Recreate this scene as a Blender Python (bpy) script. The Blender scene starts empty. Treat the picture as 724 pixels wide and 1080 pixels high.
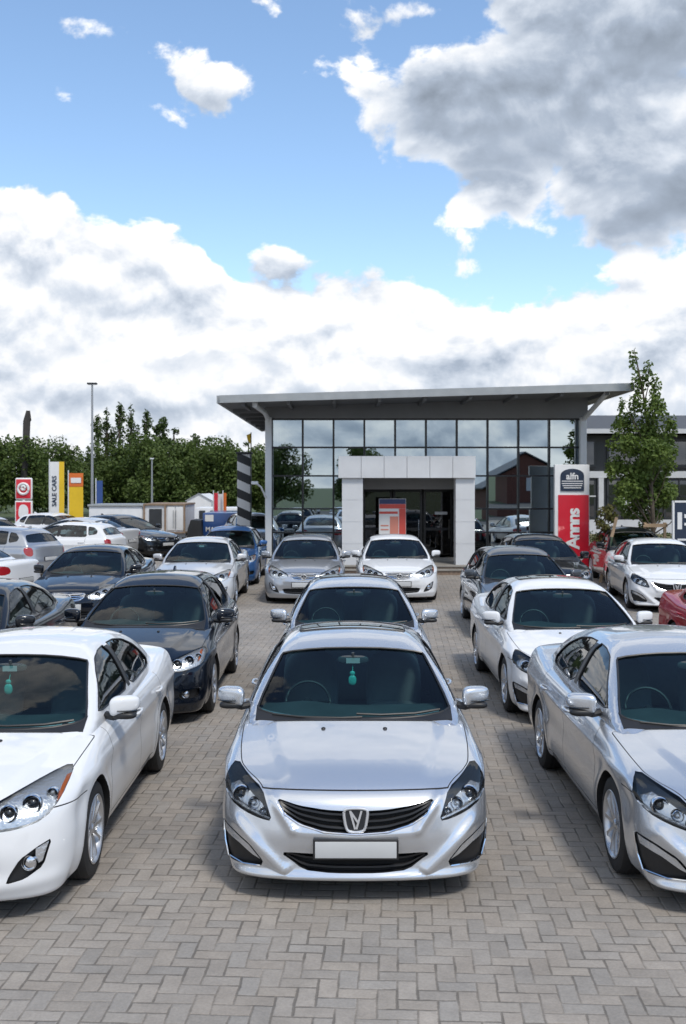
import bpy, bmesh, math, random
import numpy as np
from mathutils import Vector, Matrix
from mathutils.geometry import delaunay_2d_cdt
rng = random.Random(7)
PI = math.pi
SC = bpy.context.scene
COL = SC.collection

# ------------------------------------------------------------------ node helpers
class V:
    """A float socket with operators that grow Math nodes."""
    def __init__(s, nt, sock): s.nt = nt; s.k = sock
    def _m(s, op, *o):
        n = s.nt.nodes.new('ShaderNodeMath'); n.operation = op
        for i, a in enumerate((s,) + o):
            if isinstance(a, V): s.nt.links.new(a.k, n.inputs[i])
            else: n.inputs[i].default_value = a
        return V(s.nt, n.outputs[0])
    def __add__(s, o): return s._m('ADD', o)
    __radd__ = __add__
    def __sub__(s, o): return s._m('SUBTRACT', o)
    def __rsub__(s, o): return (s * -1.0) + o
    def __mul__(s, o): return s._m('MULTIPLY', o)
    __rmul__ = __mul__
    def __truediv__(s, o): return s._m('DIVIDE', o)
    def max(s, o): return s._m('MAXIMUM', o)
    def min(s, o): return s._m('MINIMUM', o)
    def smax(s, o, k): return s._m('SMOOTH_MAX', o, k)
    def pow(s, o): return s._m('POWER', o)
    def floor(s): return s._m('FLOOR')
    def abs(s): return s._m('ABSOLUTE')
    def sqrt(s): return s._m('SQRT')
    def fmod(s, o): return s._m('FLOORED_MODULO', o)
    def lt(s, o): return s._m('LESS_THAN', o)
    def gt(s, o): return s._m('GREATER_THAN', o)
    def range(s, a, b, c=0.0, d=1.0, smooth=False):
        n = s.nt.nodes.new('ShaderNodeMapRange')
        if smooth: n.interpolation_type = 'SMOOTHSTEP'
        s.nt.links.new(s.k, n.inputs[0])
        for i, a_ in enumerate((a, b, c, d)): n.inputs[i + 1].default_value = a_
        return V(s.nt, n.outputs[0])

def combine(nt, x, y, z=0.0):
    n = nt.nodes.new('ShaderNodeCombineXYZ')
    for i, a in enumerate((x, y, z)):
        if isinstance(a, V): nt.links.new(a.k, n.inputs[i])
        else: n.inputs[i].default_value = a
    return n.outputs[0]

def noise(nt, vec, scale, detail=4.0, rough=0.55, dist=0.0):
    n = nt.nodes.new('ShaderNodeTexNoise')
    if vec is not None: nt.links.new(vec, n.inputs['Vector'])
    n.inputs['Scale'].default_value = scale; n.inputs['Detail'].default_value = detail
    n.inputs['Roughness'].default_value = rough; n.inputs['Distortion'].default_value = dist
    return V(nt, n.outputs[0])

def mixrgb(nt, f, a, b, blend='MIX'):
    n = nt.nodes.new('ShaderNodeMix'); n.data_type = 'RGBA'; n.blend_type = blend
    if isinstance(f, V): nt.links.new(f.k, n.inputs[0])
    else: n.inputs[0].default_value = f
    for idx, c in ((6, a), (7, b)):
        if isinstance(c, (tuple, list)): n.inputs[idx].default_value = (*c[:3], 1)
        else: nt.links.new(c, n.inputs[idx])
    return n.outputs[2]

MATS = {}
def mat(name, col=(.5, .5, .5), rough=.5, metal=0.0, coat=0.0, spec=.5, vary=0.0, vscale=3.0, bump=0.0, bscale=40.0, coat_rough=.03):
    """Principled material whose colour and gloss wander a little with object-space noise."""
    if name in MATS: return MATS[name]
    m = bpy.data.materials.new(name); m.use_nodes = True; nt = m.node_tree
    b = nt.nodes['Principled BSDF']
    b.inputs['Base Color'].default_value = (*col, 1); b.inputs['Roughness'].default_value = rough
    b.inputs['Metallic'].default_value = metal; b.inputs['Coat Weight'].default_value = coat
    b.inputs['Coat Roughness'].default_value = coat_rough
    b.inputs['Specular IOR Level'].default_value = spec
    tc = nt.nodes.new('ShaderNodeTexCoord')
    if vary:
        n = noise(nt, tc.outputs['Object'], vscale, 5)
        lo = tuple(c * (1 - vary) for c in col); hi = tuple(min(1, c * (1 + vary)) for c in col)
        nt.links.new(mixrgb(nt, n.range(.3, .7), lo, hi), b.inputs['Base Color'])
        nt.links.new(n.range(.3, .7, max(0, rough - .06), min(1, rough + .08)).k, b.inputs['Roughness'])
    if bump:
        n2 = noise(nt, tc.outputs['Object'], bscale, 4)
        bn = nt.nodes.new('ShaderNodeBump'); bn.inputs['Strength'].default_value = bump; bn.inputs['Distance'].default_value = .01
        nt.links.new(n2.k, bn.inputs['Height']); nt.links.new(bn.outputs[0], b.inputs['Normal'])
    MATS[name] = m
    return m

def glass_mat(name, tint, refl=.06, gloss=1.0):
    """Thin window glass: tinted see-through, mirror by Fresnel, a little coating on top."""
    if name in MATS: return MATS[name]
    m = bpy.data.materials.new(name); m.use_nodes = True; nt = m.node_tree; nt.nodes.clear()
    o = nt.nodes.new('ShaderNodeOutputMaterial')
    tr = nt.nodes.new('ShaderNodeBsdfTransparent'); tr.inputs[0].default_value = (*tint, 1)
    gl = nt.nodes.new('ShaderNodeBsdfGlossy'); gl.inputs['Roughness'].default_value = .01
    gl.inputs[0].default_value = (*(gloss if isinstance(gloss, tuple) else (gloss,) * 3), 1)
    fr = nt.nodes.new('ShaderNodeFresnel'); fr.inputs[0].default_value = 1.46
    f = V(nt, fr.outputs[0]) + refl
    mx = nt.nodes.new('ShaderNodeMixShader'); nt.links.new(f.min(1.0).k, mx.inputs[0])
    nt.links.new(tr.outputs[0], mx.inputs[1]); nt.links.new(gl.outputs[0], mx.inputs[2])
    nt.links.new(mx.outputs[0], o.inputs[0])
    MATS[name] = m
    return m

def paint_mat(name, col, metal=0.0, rough=.35, flake=0.0):
    if name in MATS: return MATS[name]
    m = mat(name, col, rough, metal, 1.0, .08, coat_rough=.02)
    nt = m.node_tree; b = nt.nodes['Principled BSDF']
    tc = nt.nodes.new('ShaderNodeTexCoord')
    # faint dust: a broad wander in gloss, and metallic flake as a per-cell tone
    n = noise(nt, tc.outputs['Object'], 1.6, 2, .5)
    b.inputs['Roughness'].default_value = rough
    b.inputs['Coat Roughness'].default_value = .03
    if flake:
        vo = nt.nodes.new('ShaderNodeTexVoronoi'); vo.inputs['Scale'].default_value = 900
        nt.links.new(tc.outputs['Object'], vo.inputs['Vector'])
        sx = nt.nodes.new('ShaderNodeSeparateColor'); nt.links.new(vo.outputs['Color'], sx.inputs[0])
        f = V(nt, sx.outputs[0])
        lo = tuple(c * (1 - flake) for c in col); hi = tuple(min(1, c * (1 + flake)) for c in col)
        nt.links.new(mixrgb(nt, f, lo, hi), b.inputs['Base Color'])
    return m

# ------------------------------------------------------------------ object helpers
def set_props(o, label=None, cat=None, group=None, kind=None):
    if label: o['label'] = label
    if cat: o['category'] = cat
    if group: o['group'] = group
    if kind: o['kind'] = kind
    return o

def empty(name, loc=(0, 0, 0), rz=0.0, label=None, cat=None, group=None):
    o = bpy.data.objects.new(name, None); COL.objects.link(o)
    o.empty_display_size = .2
    o.location = loc; o.rotation_euler = (0, 0, rz)
    return set_props(o, label, cat, group)

def copy_tree(o, parent=None):
    c = o.copy(); COL.objects.link(c); c.parent = parent
    for ch in KIDS.get(o.name, ()): 
        k = copy_tree(ch, c); KIDS.setdefault(c.name, []).append(k)
    return c
KIDS = {}

class MB:
    """Collects shapes and links them as ONE mesh object."""
    def __init__(s): s.v = []; s.f = []; s.m = []; s.sm = []
    def add(s, vs, fs, mi=0, smooth=False):
        n = len(s.v); s.v += [tuple(map(float, p)) for p in vs]
        s.f += [tuple(i + n for i in f) for f in fs]; s.m += [mi] * len(fs); s.sm += [smooth] * len(fs)
        return s
    def box(s, x0, x1, y0, y1, z0, z1, mi=0, bev=0.0):
        if bev <= 0:
            vs = [(x, y, z) for x in (x0, x1) for y in (y0, y1) for z in (z0, z1)]
            return s.add(vs, [(0, 1, 3, 2), (4, 6, 7, 5), (0, 4, 5, 1), (2, 3, 7, 6), (0, 2, 6, 4), (1, 5, 7, 3)], mi)
        bm = bmesh.new(); bmesh.ops.create_cube(bm, size=1)
        bmesh.ops.scale(bm, vec=(x1 - x0, y1 - y0, z1 - z0), verts=bm.verts)
        bmesh.ops.translate(bm, vec=((x0 + x1) / 2, (y0 + y1) / 2, (z0 + z1) / 2), verts=bm.verts)
        bmesh.ops.bevel(bm, geom=bm.edges[:], offset=bev, segments=3, profile=.5, affect='EDGES')
        return s.addbm(bm, mi, True)
    def addbm(s, bm, mi=0, smooth=False):
        bm.verts.index_update()
        s.add([v.co[:] for v in bm.verts], [[v.index for v in f.verts] for f in bm.faces], mi, smooth); bm.free()
        return s
    def bar(s, a, b, w, h=None, mi=0, up=(0, 0, 1)):
        h = h or w; a = Vector(a); b = Vector(b); d = (b - a).normalized(); u = Vector(up)
        if abs(d.dot(u)) > .98: u = Vector((1, 0, 0))
        r = d.cross(u).normalized() * w / 2; u = r.cross(d).normalized() * h / 2
        vs = [p + sx * r + sy * u for p in (a, b) for sx, sy in ((-1, -1), (1, -1), (1, 1), (-1, 1))]
        return s.add(vs, [(3, 2, 1, 0), (4, 5, 6, 7), (0, 1, 5, 4), (1, 2, 6, 5), (2, 3, 7, 6), (3, 0, 4, 7)], mi)
    def tube(s, pts, r, n=8, mi=0, closed=False, cap=True):
        P = [Vector(p) for p in pts]; m = len(P); rs = r if isinstance(r, (list, tuple)) else [r] * m
        vs = []; ref = Vector((.3, .1, 1)).normalized()
        for i, p in enumerate(P):
            a = P[(i - 1) % m] if (closed or i) else p; b = P[(i + 1) % m] if (closed or i < m - 1) else p
            d = (b - a).normalized(); x = d.cross(ref)
            if x.length < .05: x = d.cross(Vector((1, .2, 0)))
            x.normalize(); y = d.cross(x)
            vs += [p + rs[i] * (math.cos(2 * PI * k / n) * x + math.sin(2 * PI * k / n) * y) for k in range(n)]
        fs = []
        for i in range(m if closed else m - 1):
            j = (i + 1) % m
            fs += [(i * n + k, i * n + (k + 1) % n, j * n + (k + 1) % n, j * n + k) for k in range(n)]
        if cap and not closed: fs += [tuple(range(n))[::-1], tuple((m - 1) * n + k for k in range(n))]
        return s.add(vs, fs, mi, True)
    def lathe(s, prof, n=32, axis='z', org=(0, 0, 0), mi=0, closed=False, cap=True):
        """prof: (radius, height) pairs turned about the axis."""
        vs = []
        for r, h in prof:
            for k in range(n):
                c, q = r * math.cos(2 * PI * k / n), r * math.sin(2 * PI * k / n)
                p = (c, q, h) if axis == 'z' else (h, c, q) if axis == 'x' else (q, h, c)
                vs.append(tuple(p[i] + org[i] for i in range(3)))
        m = len(prof); fs = []
        for i in range(m if closed else m - 1):
            j = (i + 1) % m
            fs += [(i * n + k, i * n + (k + 1) % n, j * n + (k + 1) % n, j * n + k) for k in range(n)]
        if not closed and cap:
            if prof[0][0] > 1e-5: fs.append(tuple(range(n))[::-1])
            if prof[-1][0] > 1e-5: fs.append(tuple((m - 1) * n + k for k in range(n)))
        return s.add(vs, fs, mi, True)
    def prism(s, poly, y0, y1, axis='y', mi=0):
        """extrude a 2-D polygon (x,z for axis y; y,z for axis x; x,y for axis z)"""
        n = len(poly)
        def P(p, h): return (p[0], h, p[1]) if axis == 'y' else (h, p[0], p[1]) if axis == 'x' else (p[0], p[1], h)
        vs = [P(p, y0) for p in poly] + [P(p, y1) for p in poly]
        fs = [tuple(range(n)), tuple(range(2 * n - 1, n - 1, -1))] + [(i, i + n, (i + 1) % n + n, (i + 1) % n) for i in range(n)]
        return s.add(vs, fs, mi)
    def mesh(s, name, mats, fix=True, angle=40):
        me = bpy.data.meshes.new(name); me.from_pydata(s.v, [], s.f)
        for m_ in (mats if isinstance(mats, (list, tuple)) else [mats]): me.materials.append(m_)
        me.polygons.foreach_set('material_index', s.m); me.polygons.foreach_set('use_smooth', [True] * len(s.f) if any(s.sm) else s.sm)
        if fix and len(s.f) < 60000:
            bm = bmesh.new(); bm.from_mesh(me); bmesh.ops.recalc_face_normals(bm, faces=bm.faces); bm.to_mesh(me); bm.free()
        if any(s.sm): me.set_sharp_from_angle(angle=math.radians(angle))
        me.update()
        return me
    def build(s, name, mats, parent=None, loc=None, fix=True, angle=40, **kw):
        o = bpy.data.objects.new(name, s.mesh(name, mats, fix, angle)); COL.objects.link(o)
        if parent is not None: o.parent = parent; KIDS.setdefault(parent.name, []).append(o)
        if loc is not None: o.location = loc
        return set_props(o, **kw)

def text_geo(txt, size, depth=.004, bold=0.0, space=1.0):
    """letters as (verts, faces): x along the line, z up, centred; thickness in y"""
    cu = bpy.data.curves.new('letters', 'FONT'); cu.body = txt; cu.size = size; cu.extrude = depth; cu.offset = bold
    cu.align_x = 'CENTER'; cu.align_y = 'CENTER'; cu.resolution_u = 4; cu.space_character = space
    o = bpy.data.objects.new('letters', cu); COL.objects.link(o)
    dg = bpy.context.evaluated_depsgraph_get(); ev = o.evaluated_get(dg); me = ev.to_mesh()
    vs = [(v.co.x, -v.co.z, v.co.y) for v in me.vertices]; fs = [tuple(p.vertices) for p in me.polygons]
    ev.to_mesh_clear(); bpy.data.objects.remove(o); bpy.data.curves.remove(cu)
    return vs, fs

def pchip(xs, ys):
    xs = np.asarray(xs, float); ys = np.asarray(ys, float); h = np.diff(xs); d = np.diff(ys) / h
    m = np.zeros_like(ys)
    m[0] = d[0]; m[-1] = d[-1]
    for i in range(1, len(xs) - 1):
        if d[i - 1] * d[i] > 0:
            w1 = 2 * h[i] + h[i - 1]; w2 = h[i] + 2 * h[i - 1]
            m[i] = (w1 + w2) / (w1 / d[i - 1] + w2 / d[i])
    def f(x):
        x = np.clip(x, xs[0], xs[-1]); i = np.clip(np.searchsorted(xs, x, side='right') - 1, 0, len(xs) - 2)
        t = (x - xs[i]) / h[i]
        return ((1 + 2 * t) * (1 - t) ** 2 * ys[i] + t * (1 - t) ** 2 * h[i] * m[i] + t * t * (3 - 2 * t) * ys[i + 1] + t * t * (t - 1) * h[i] * m[i + 1])
    return f

def smax(a, b, k):
    h = np.maximum(k - np.abs(a - b), 0) / k
    return np.maximum(a, b) + h * h * k * .25

def sstep(a, b, x):
    t = np.clip((x - a) / (b - a), 0, 1); return t * t * (3 - 2 * t)
# ------------------------------------------------------------------ cars
SOLVER = 'MANIFOLD'
# A car is sculpted from profile curves: side profile, plan and section, joined with soft corners.
# Local frame while building: x across, t back from the front bumper, z up.
class Spec: pass

def car_spec(tail='sedan', face='A', L=4.65):
    P = Spec(); P.tail = tail; P.face = face; P.L = L; P.wb = (.88, .88 + 2.68 - (0 if tail == 'sedan' else .10))
    e = L - 4.65
    P.W = pchip([0, .5, 1.0, 1.5, 3.2, 4.0 + e, 4.65 + e], [.86, .882, .893, .895, .895, .885, .86])
    if tail == 'sedan':
        P.zt = pchip([0, .06, .12, .2, .4, .7, 1.0, 1.25, 1.6, 3.4, 3.8, 4.2, 4.5, 4.65], [.63, .668, .695, .728, .785, .85, .90, .935, .955, .975, 1.01, 1.04, 1.045, 1.03])
        P.zr = pchip([1.5, 1.95, 2.2, 2.55, 2.9, 3.3, 3.7, 4.1], [1.28, 1.355, 1.40, 1.42, 1.412, 1.372, 1.295, 1.19])
        P.tr = pchip([.6, .93, 1.05, 1.2, 1.32, 1.45], [4.16, 4.16, 3.97, 3.70, 3.42, 3.05])
        P.wg = pchip([1.0, 1.5, 2.5, 3.3, 4.1], [.77, .80, .81, .785, .71])
    else:
        P.zt = pchip([0, .06, .12, .2, .4, .7, 1.0, 1.25, 1.6, 3.2, L - .4, L - .1, L], [.66, .70, .73, .76, .81, .87, .92, .955, .985, 1.01, 1.02, .99, .95])
        P.zr = pchip([1.5, 1.95, 2.2, 2.55, 2.9, 3.4, 3.8, L], [1.32, 1.40, 1.445, 1.47, 1.468, 1.445, 1.41, 1.34])
        P.tr = pchip([.6, .95, 1.05, 1.2, 1.35, 1.5], [L - .13, L - .13, L - .20, L - .33, L - .47, L - .62])
        P.wg = pchip([1.0, 1.5, 2.5, 3.3, L], [.77, .80, .81, .80, .75])
    P.tw = pchip([.6, .86, .93, 1.05, 1.18, 1.31, 1.5], [1.0, 1.0, 1.12, 1.36, 1.65, 1.97, 2.5])
    P.fp = pchip([.09, .125, .165, .26, .40, .52, .62, .70, .80, 1.0], [.12, .06, .030, .012, 0, .018, .05, .115, .3, .8])
    P.rp = pchip([.15, .25, .40, .55, .70, .85, .95, 1.05, 1.2], [.14, .06, .02, .0, .02, .04, .05, .09, .3])
    P.sec = pchip([-.62, -.56, -.47, -.38, -.26, -.13, -.03, 0, .035, .1, .2, .35], [-.10, -.062, -.03, -.014, -.008, -.016, -.004, 0, -.012, -.032, -.072, -.15])
    P.belt = .965 if tail == 'sedan' else .99
    P.glass_top = 1.0
    return P

def seg_dist(ax, z, a, b):
    ux, uz = b[0] - a[0], b[1] - a[1]
    s = np.clip(((ax - a[0]) * ux + (z - a[1]) * uz) / (ux * ux + uz * uz), 0, 1)
    return np.hypot(ax - a[0] - s * ux, z - a[1] - s * uz)

def f_lower(P, x, t, z):
    ax = np.abs(x)
    zc = P.zt(t) - .05 * (ax / .85) ** 2
    hw = .40 + .16 * sstep(.1, 1.1, t)
    zc = zc + .013 * (1 - sstep(hw, hw + .10, ax)) * sstep(.12, .4, t) * (1 - sstep(1.3, 1.7, t))
    top = (z - zc) * .97
    zcr = .735 + .03 * (t - 1.0) / 2.6
    w = P.W(t) + P.sec(z - zcr)
    for tw in P.wb:
        r = np.hypot(t - tw, z - .32)
        w = w + .020 * np.exp(-((r - .36) / .085) ** 2)
    side = ax - w
    tf = P.fp(z) + .10 * (ax / .9) ** 2 + .27 * (ax / .9) ** 6
    if P.face == 'A':
        k = lambda a, b, wd: np.exp(-(seg_dist(ax, z, a, b) / wd) ** 2)
        tf = tf - .032 * np.maximum(np.maximum(k((.76, .48), (.46, .21), .044), k((.45, .165), (0, .165), .034)), k((.45, .17), (.82, .155), .034))
        tf = tf - .022 * k((.535, .66), (.40, .47), .028) - .012 * k((.38, .455), (0, .435), .03)
        tf = tf + .02 * np.exp(-((z - .30) / .07) ** 2) * (1 - sstep(.38, .5, ax))
    else:
        k = lambda a, b, wd: np.exp(-(seg_dist(ax, z, a, b) / wd) ** 2)
        tf = tf - .018 * k((.80, .25), (0, .215), .05) - .012 * k((.42, .52), (0, .49), .04)
        tf = tf + .015 * np.exp(-((z - .33) / .06) ** 2) * (1 - sstep(.4, .55, ax))
    front = (tf - t) * .95
    rear = (t - (P.L - P.rp(z) - .07 * (ax / .9) ** 2 - .20 * (ax / .9) ** 6)) * .95
    bot = (.128 + .065 * sstep(.35, .8, t) * (1 - sstep(P.L - .9, P.L - .4, t)) + .06 * sstep(P.L - .8, P.L - .2, t)) - z
    f = smax(top, side, .075)
    f = smax(f, front, .07); f = smax(f, rear, .09)
    return smax(f, bot, .04)

def f_green(P, x, t, z, bottom=.80, off=0.0):
    ax = np.abs(x)
    roof = z - (P.zr(t) - .055 * (ax / .6) ** 2) + off
    ws = (P.tw(z) + .17 * ax ** 2 - t) * .42 + off
    rr = (t - P.tr(z) + .14 * ax ** 2) * .5 + off
    q = np.maximum(z - .93, 0)
    side = (ax - (P.wg(t) - .40 * q - .28 * q * q)) * .88 + off
    f = smax(roof, side, .13); f = smax(f, ws, .05); f = smax(f, rr, .08)
    return smax(f, bottom - z, .01)

def grad(fn, p, e=.002):
    g = np.zeros_like(p)
    for i in range(3):
        a = p.copy(); b = p.copy(); a[:, i] += e; b[:, i] -= e
        g[:, i] = fn(a[:, 0], a[:, 1], a[:, 2]) - fn(b[:, 0], b[:, 1], b[:, 2])
    return g / np.maximum(np.linalg.norm(g, axis=1, keepdims=True), 1e-9)

def bisect(fn, A, B, it=18):
    """A outside (fn>0), B inside: the crossing, nearest A first by a coarse march"""
    lo = np.zeros(len(A)); hi = np.ones(len(A)); found = np.zeros(len(A), bool); N = 28
    for k in range(1, N + 1):
        s = k / N; p = A + (B - A) * s; ins = (fn(p[:, 0], p[:, 1], p[:, 2]) < 0) & ~found
        lo[ins] = (k - 1) / N; hi[ins] = s; found |= ins
    for _ in range(it):
        mid = (lo + hi) / 2; p = A + (B - A) * mid[:, None]; ins = fn(p[:, 0], p[:, 1], p[:, 2]) < 0
        hi = np.where(ins, mid, hi); lo = np.where(ins, lo, mid)
    return A + (B - A) * ((lo + hi) / 2)[:, None]

def lattice(nx, ny, nz):
    idx = {}; pts = []; quads = []
    def g(i, n):
        u = 2 * i / n - 1; return 1.25 * u - .25 * u ** 3
    def vid(i, j, k):
        q = (i, j, k)
        if q not in idx: idx[q] = len(pts); pts.append((g(i, nx), g(j, ny), g(k, nz)))
        return idx[q]
    for k, s in ((0, 1), (nz, 0)):
        for i in range(nx):
            for j in range(ny):
                q = [vid(i, j, k), vid(i + 1, j, k), vid(i + 1, j + 1, k), vid(i, j + 1, k)]
                quads.append(q[::-1] if s else q)
    for j, s in ((0, 0), (ny, 1)):
        for i in range(nx):
            for k in range(nz):
                q = [vid(i, j, k), vid(i + 1, j, k), vid(i + 1, j, k + 1), vid(i, j, k + 1)]
                quads.append(q[::-1] if s else q)
    for i, s in ((0, 1), (nx, 0)):
        for j in range(ny):
            for k in range(nz):
                q = [vid(i, j, k), vid(i, j + 1, k), vid(i, j + 1, k + 1), vid(i, j, k + 1)]
                quads.append(q[::-1] if s else q)
    return np.array(pts), quads

LAT = {}
def shell(fn, t0, t1, zc, hz, n, spine):
    if n not in LAT: LAT[n] = lattice(*n)
    p, q = LAT[n]; tc = (t0 + t1) / 2; hl = (t1 - t0) / 2
    O = np.stack([p[:, 0] * .35, tc + p[:, 1] * (hl - spine), zc + p[:, 2] * hz * .12], 1)
    T = np.stack([p[:, 0] * 1.0, tc + p[:, 1] * (hl + .12), zc + p[:, 2] * hz], 1)
    return bisect(fn, O + (T - O) * 1.25, O), q

def raw_obj(v, f, name='tmp'):
    me = bpy.data.meshes.new(name); me.from_pydata([tuple(p) for p in v], [], [tuple(q) for q in f])
    bm = bmesh.new(); bm.from_mesh(me); bmesh.ops.recalc_face_normals(bm, faces=bm.faces); bm.to_mesh(me); bm.free()
    o = bpy.data.objects.new(name, me); COL.objects.link(o); return o

def boolean(a, b, op):
    m = a.modifiers.new('b', 'BOOLEAN'); m.operation = op; m.object = b; m.solver = SOLVER
    bpy.context.view_layer.update()
    dg = bpy.context.evaluated_depsgraph_get()
    me = bpy.data.meshes.new_from_object(a.evaluated_get(dg))
    a.modifiers.clear(); old = a.data; a.data = me; bpy.data.meshes.remove(old)
    bm_ = b.data; bpy.data.objects.remove(b); bpy.data.meshes.remove(bm_)

def chaikin(poly, n=1, w=.25):
    for _ in range(n):
        q = []
        for i in range(len(poly)):
            a = poly[i]; b = poly[(i + 1) % len(poly)]
            q += [(a[0] + (b[0] - a[0]) * w, a[1] + (b[1] - a[1]) * w), (a[0] + (b[0] - a[0]) * (1 - w), a[1] + (b[1] - a[1]) * (1 - w))]
        poly = q
    return poly

def densify(poly, h):
    q = []
    for i in range(len(poly)):
        a = poly[i]; b = poly[(i + 1) % len(poly)]; n = max(1, int(math.hypot(b[0] - a[0], b[1] - a[1]) / h))
        q += [(a[0] + (b[0] - a[0]) * k / n, a[1] + (b[1] - a[1]) * k / n) for k in range(n)]
    return q

class Proj:
    """projects 2-D outlines onto the car along one axis: front (x,z), rear (x,z), left/right (t,z), top (x,t)"""
    def __init__(s, fn, axis, a, b): s.fn = fn; s.axis = axis; s.a = a; s.b = b
    def to3(s, uv, d):
        uv = np.asarray(uv, float); d = np.broadcast_to(np.asarray(d, float), (len(uv),))
        if s.axis in ('front', 'rear'): return np.stack([uv[:, 0], d, uv[:, 1]], 1)
        if s.axis == 'top': return np.stack([uv[:, 0], uv[:, 1], d], 1)
        return np.stack([d, uv[:, 0], uv[:, 1]], 1)
    def depth(s, uv):
        p = bisect(s.fn, s.to3(uv, s.a), s.to3(uv, s.b))
        return p[:, {'front': 1, 'rear': 1, 'top': 2}.get(s.axis, 0)]
    def pts(s, uv, off):
        """off > 0 lifts off the surface"""
        sg = np.sign(s.a - s.b)
        return s.to3(uv, s.depth(uv) + sg * off)

def tri_poly(poly, h):
    P = densify(poly, h); n = len(P); xs = [p[0] for p in P]; ys = [p[1] for p in P]
    pts = [Vector(p) for p in P]
    x = min(xs) + h * .5
    while x < max(xs):
        y = min(ys) + h * .5
        while y < max(ys):
            dm = min((x - p[0]) ** 2 + (y - p[1]) ** 2 for p in P)
            if dm > (h * .45) ** 2: pts.append(Vector((x, y)))
            y += h
        x += h
    r = delaunay_2d_cdt(pts, [], [list(range(n))], 1, 1e-5)
    used = sorted({i for f in r[2] for i in f}); mp = {i: k for k, i in enumerate(used)}
    return [(r[0][i].x, r[0][i].y) for i in used], [tuple(mp[i] for i in f) for f in r[2]]

def patch(pr, poly, off=0.0, thick=0.0, h=.03):
    uv, fs = tri_poly(poly, h)
    a = pr.pts(uv, off)
    if thick == 0: return a, fs
    b = pr.pts(uv, off - thick); n = len(uv)
    cnt = {}
    for f in fs:
        for i in range(len(f)):
            e = (f[i], f[(i + 1) % len(f)]); cnt[e] = 1
    rim = [(e[1], e[0], e[0] + n, e[1] + n) for e in cnt if (e[1], e[0]) not in cnt]
    return np.concatenate([a, b]), list(fs) + [tuple(i + n for i in f[::-1]) for f in fs] + rim

def isocut(bm, g, keep):
    """split the kept faces along g = 0"""
    bm.verts.ensure_lookup_table(); bm.verts.index_update()
    co = np.array([v.co[:] for v in bm.verts]); gv = g(co[:, 0], co[:, 1], co[:, 2])
    fs = [f for f in bm.faces if keep(f)]
    fs = [f for f in fs if min(gv[v.index] for v in f.verts) < 0 < max(gv[v.index] for v in f.verts)]
    es = {e for f in fs for e in f.edges}; val = {v: gv[v.index] for f in fs for v in f.verts}
    zero = {v for v, q in val.items() if abs(q) < 1e-5}
    for e in es:
        a, b = e.verts
        if a in zero or b in zero: continue
        ga, gb = val[a], val[b]
        if ga * gb < 0:
            _, nv = bmesh.utils.edge_split(e, a, ga / (ga - gb)); zero.add(nv)
    for f in fs:
        z = [v for v in f.verts if v in zero]
        if len(z) == 2:
            try: bmesh.utils.face_split(f, z[0], z[1])
            except Exception: pass

def mirror_poly(p): return [(-a, b) for a, b in p][::-1]

def arch_poly(tc, r):
    return [(tc + r * math.cos(a), .32 + r * math.sin(a)) for a in [PI * k / 22 for k in range(23)]] + [(tc - r, .1), (tc + r, .1)]

def superell(c, s, e=2.6, n=20, m=14):
    vs = []; fs = []
    for i in range(m + 1):
        th = -PI / 2 + PI * i / m
        for j in range(n):
            ph = 2 * PI * j / n; q = lambda v: math.copysign(abs(v) ** (2 / e), v)
            vs.append((c[0] + s[0] * q(math.cos(th)) * q(math.cos(ph)), c[1] + s[1] * q(math.cos(th)) * q(math.sin(ph)), c[2] + s[2] * q(math.sin(th))))
    for i in range(m): fs += [(i * n + j, i * n + (j + 1) % n, (i + 1) * n + (j + 1) % n, (i + 1) * n + j) for j in range(n)]
    return vs, fs

M_TRIM = mat('black_trim', (.014, .014, .015), .42, vary=.2)
M_GAP = mat('shut_line', (.006, .006, .006), .8)
M_INT = mat('cabin_plastic', (.045, .055, .06), .65, vary=.15)
M_STEER = mat('steering_black', (.010, .010, .011), .5, vary=.2)
M_SEAT = mat('seat_cloth', (.20, .205, .21), .85, vary=.2, bump=.2)
M_CHROME = mat('chrome', (.75, .76, .78), .08, 1.0)
M_ALLOY = mat('alloy_rim', (.55, .56, .58), .28, .85, vary=.1)
M_TYRE = mat('tyre_rubber', (.018, .018, .019), .78, vary=.25, vscale=6)
M_DISC = mat('brake_metal', (.16, .15, .15), .45, .7, vary=.2)
M_REFL = mat('lamp_reflector', (.66, .68, .71), .24, .75, bump=.55, bscale=38)
M_EMB = mat('emblem_silver', (.72, .73, .75), .24, .55)
M_LAMPDK = mat('lamp_bezel', (.018, .022, .028), .22, coat=.6)
M_PLATE = mat('plate_white', (.52, .53, .53), .5, vary=.05)
M_AMBER = mat('amber_lens', (.40, .10, .02), .15, coat=1)
M_REDL = mat('red_lens', (.35, .012, .018), .12, coat=1)
M_GLASS = glass_mat('car_glass', (.52, .80, .83), -.012, .9)
M_SGLASS = glass_mat('car_side_glass', (.42, .52, .52), .03)
M_LENS = glass_mat('lamp_lens', (.92, .94, .95), -.02)
M_PEND = mat('pendant_teal', (.06, .5, .42), .4)

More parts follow.
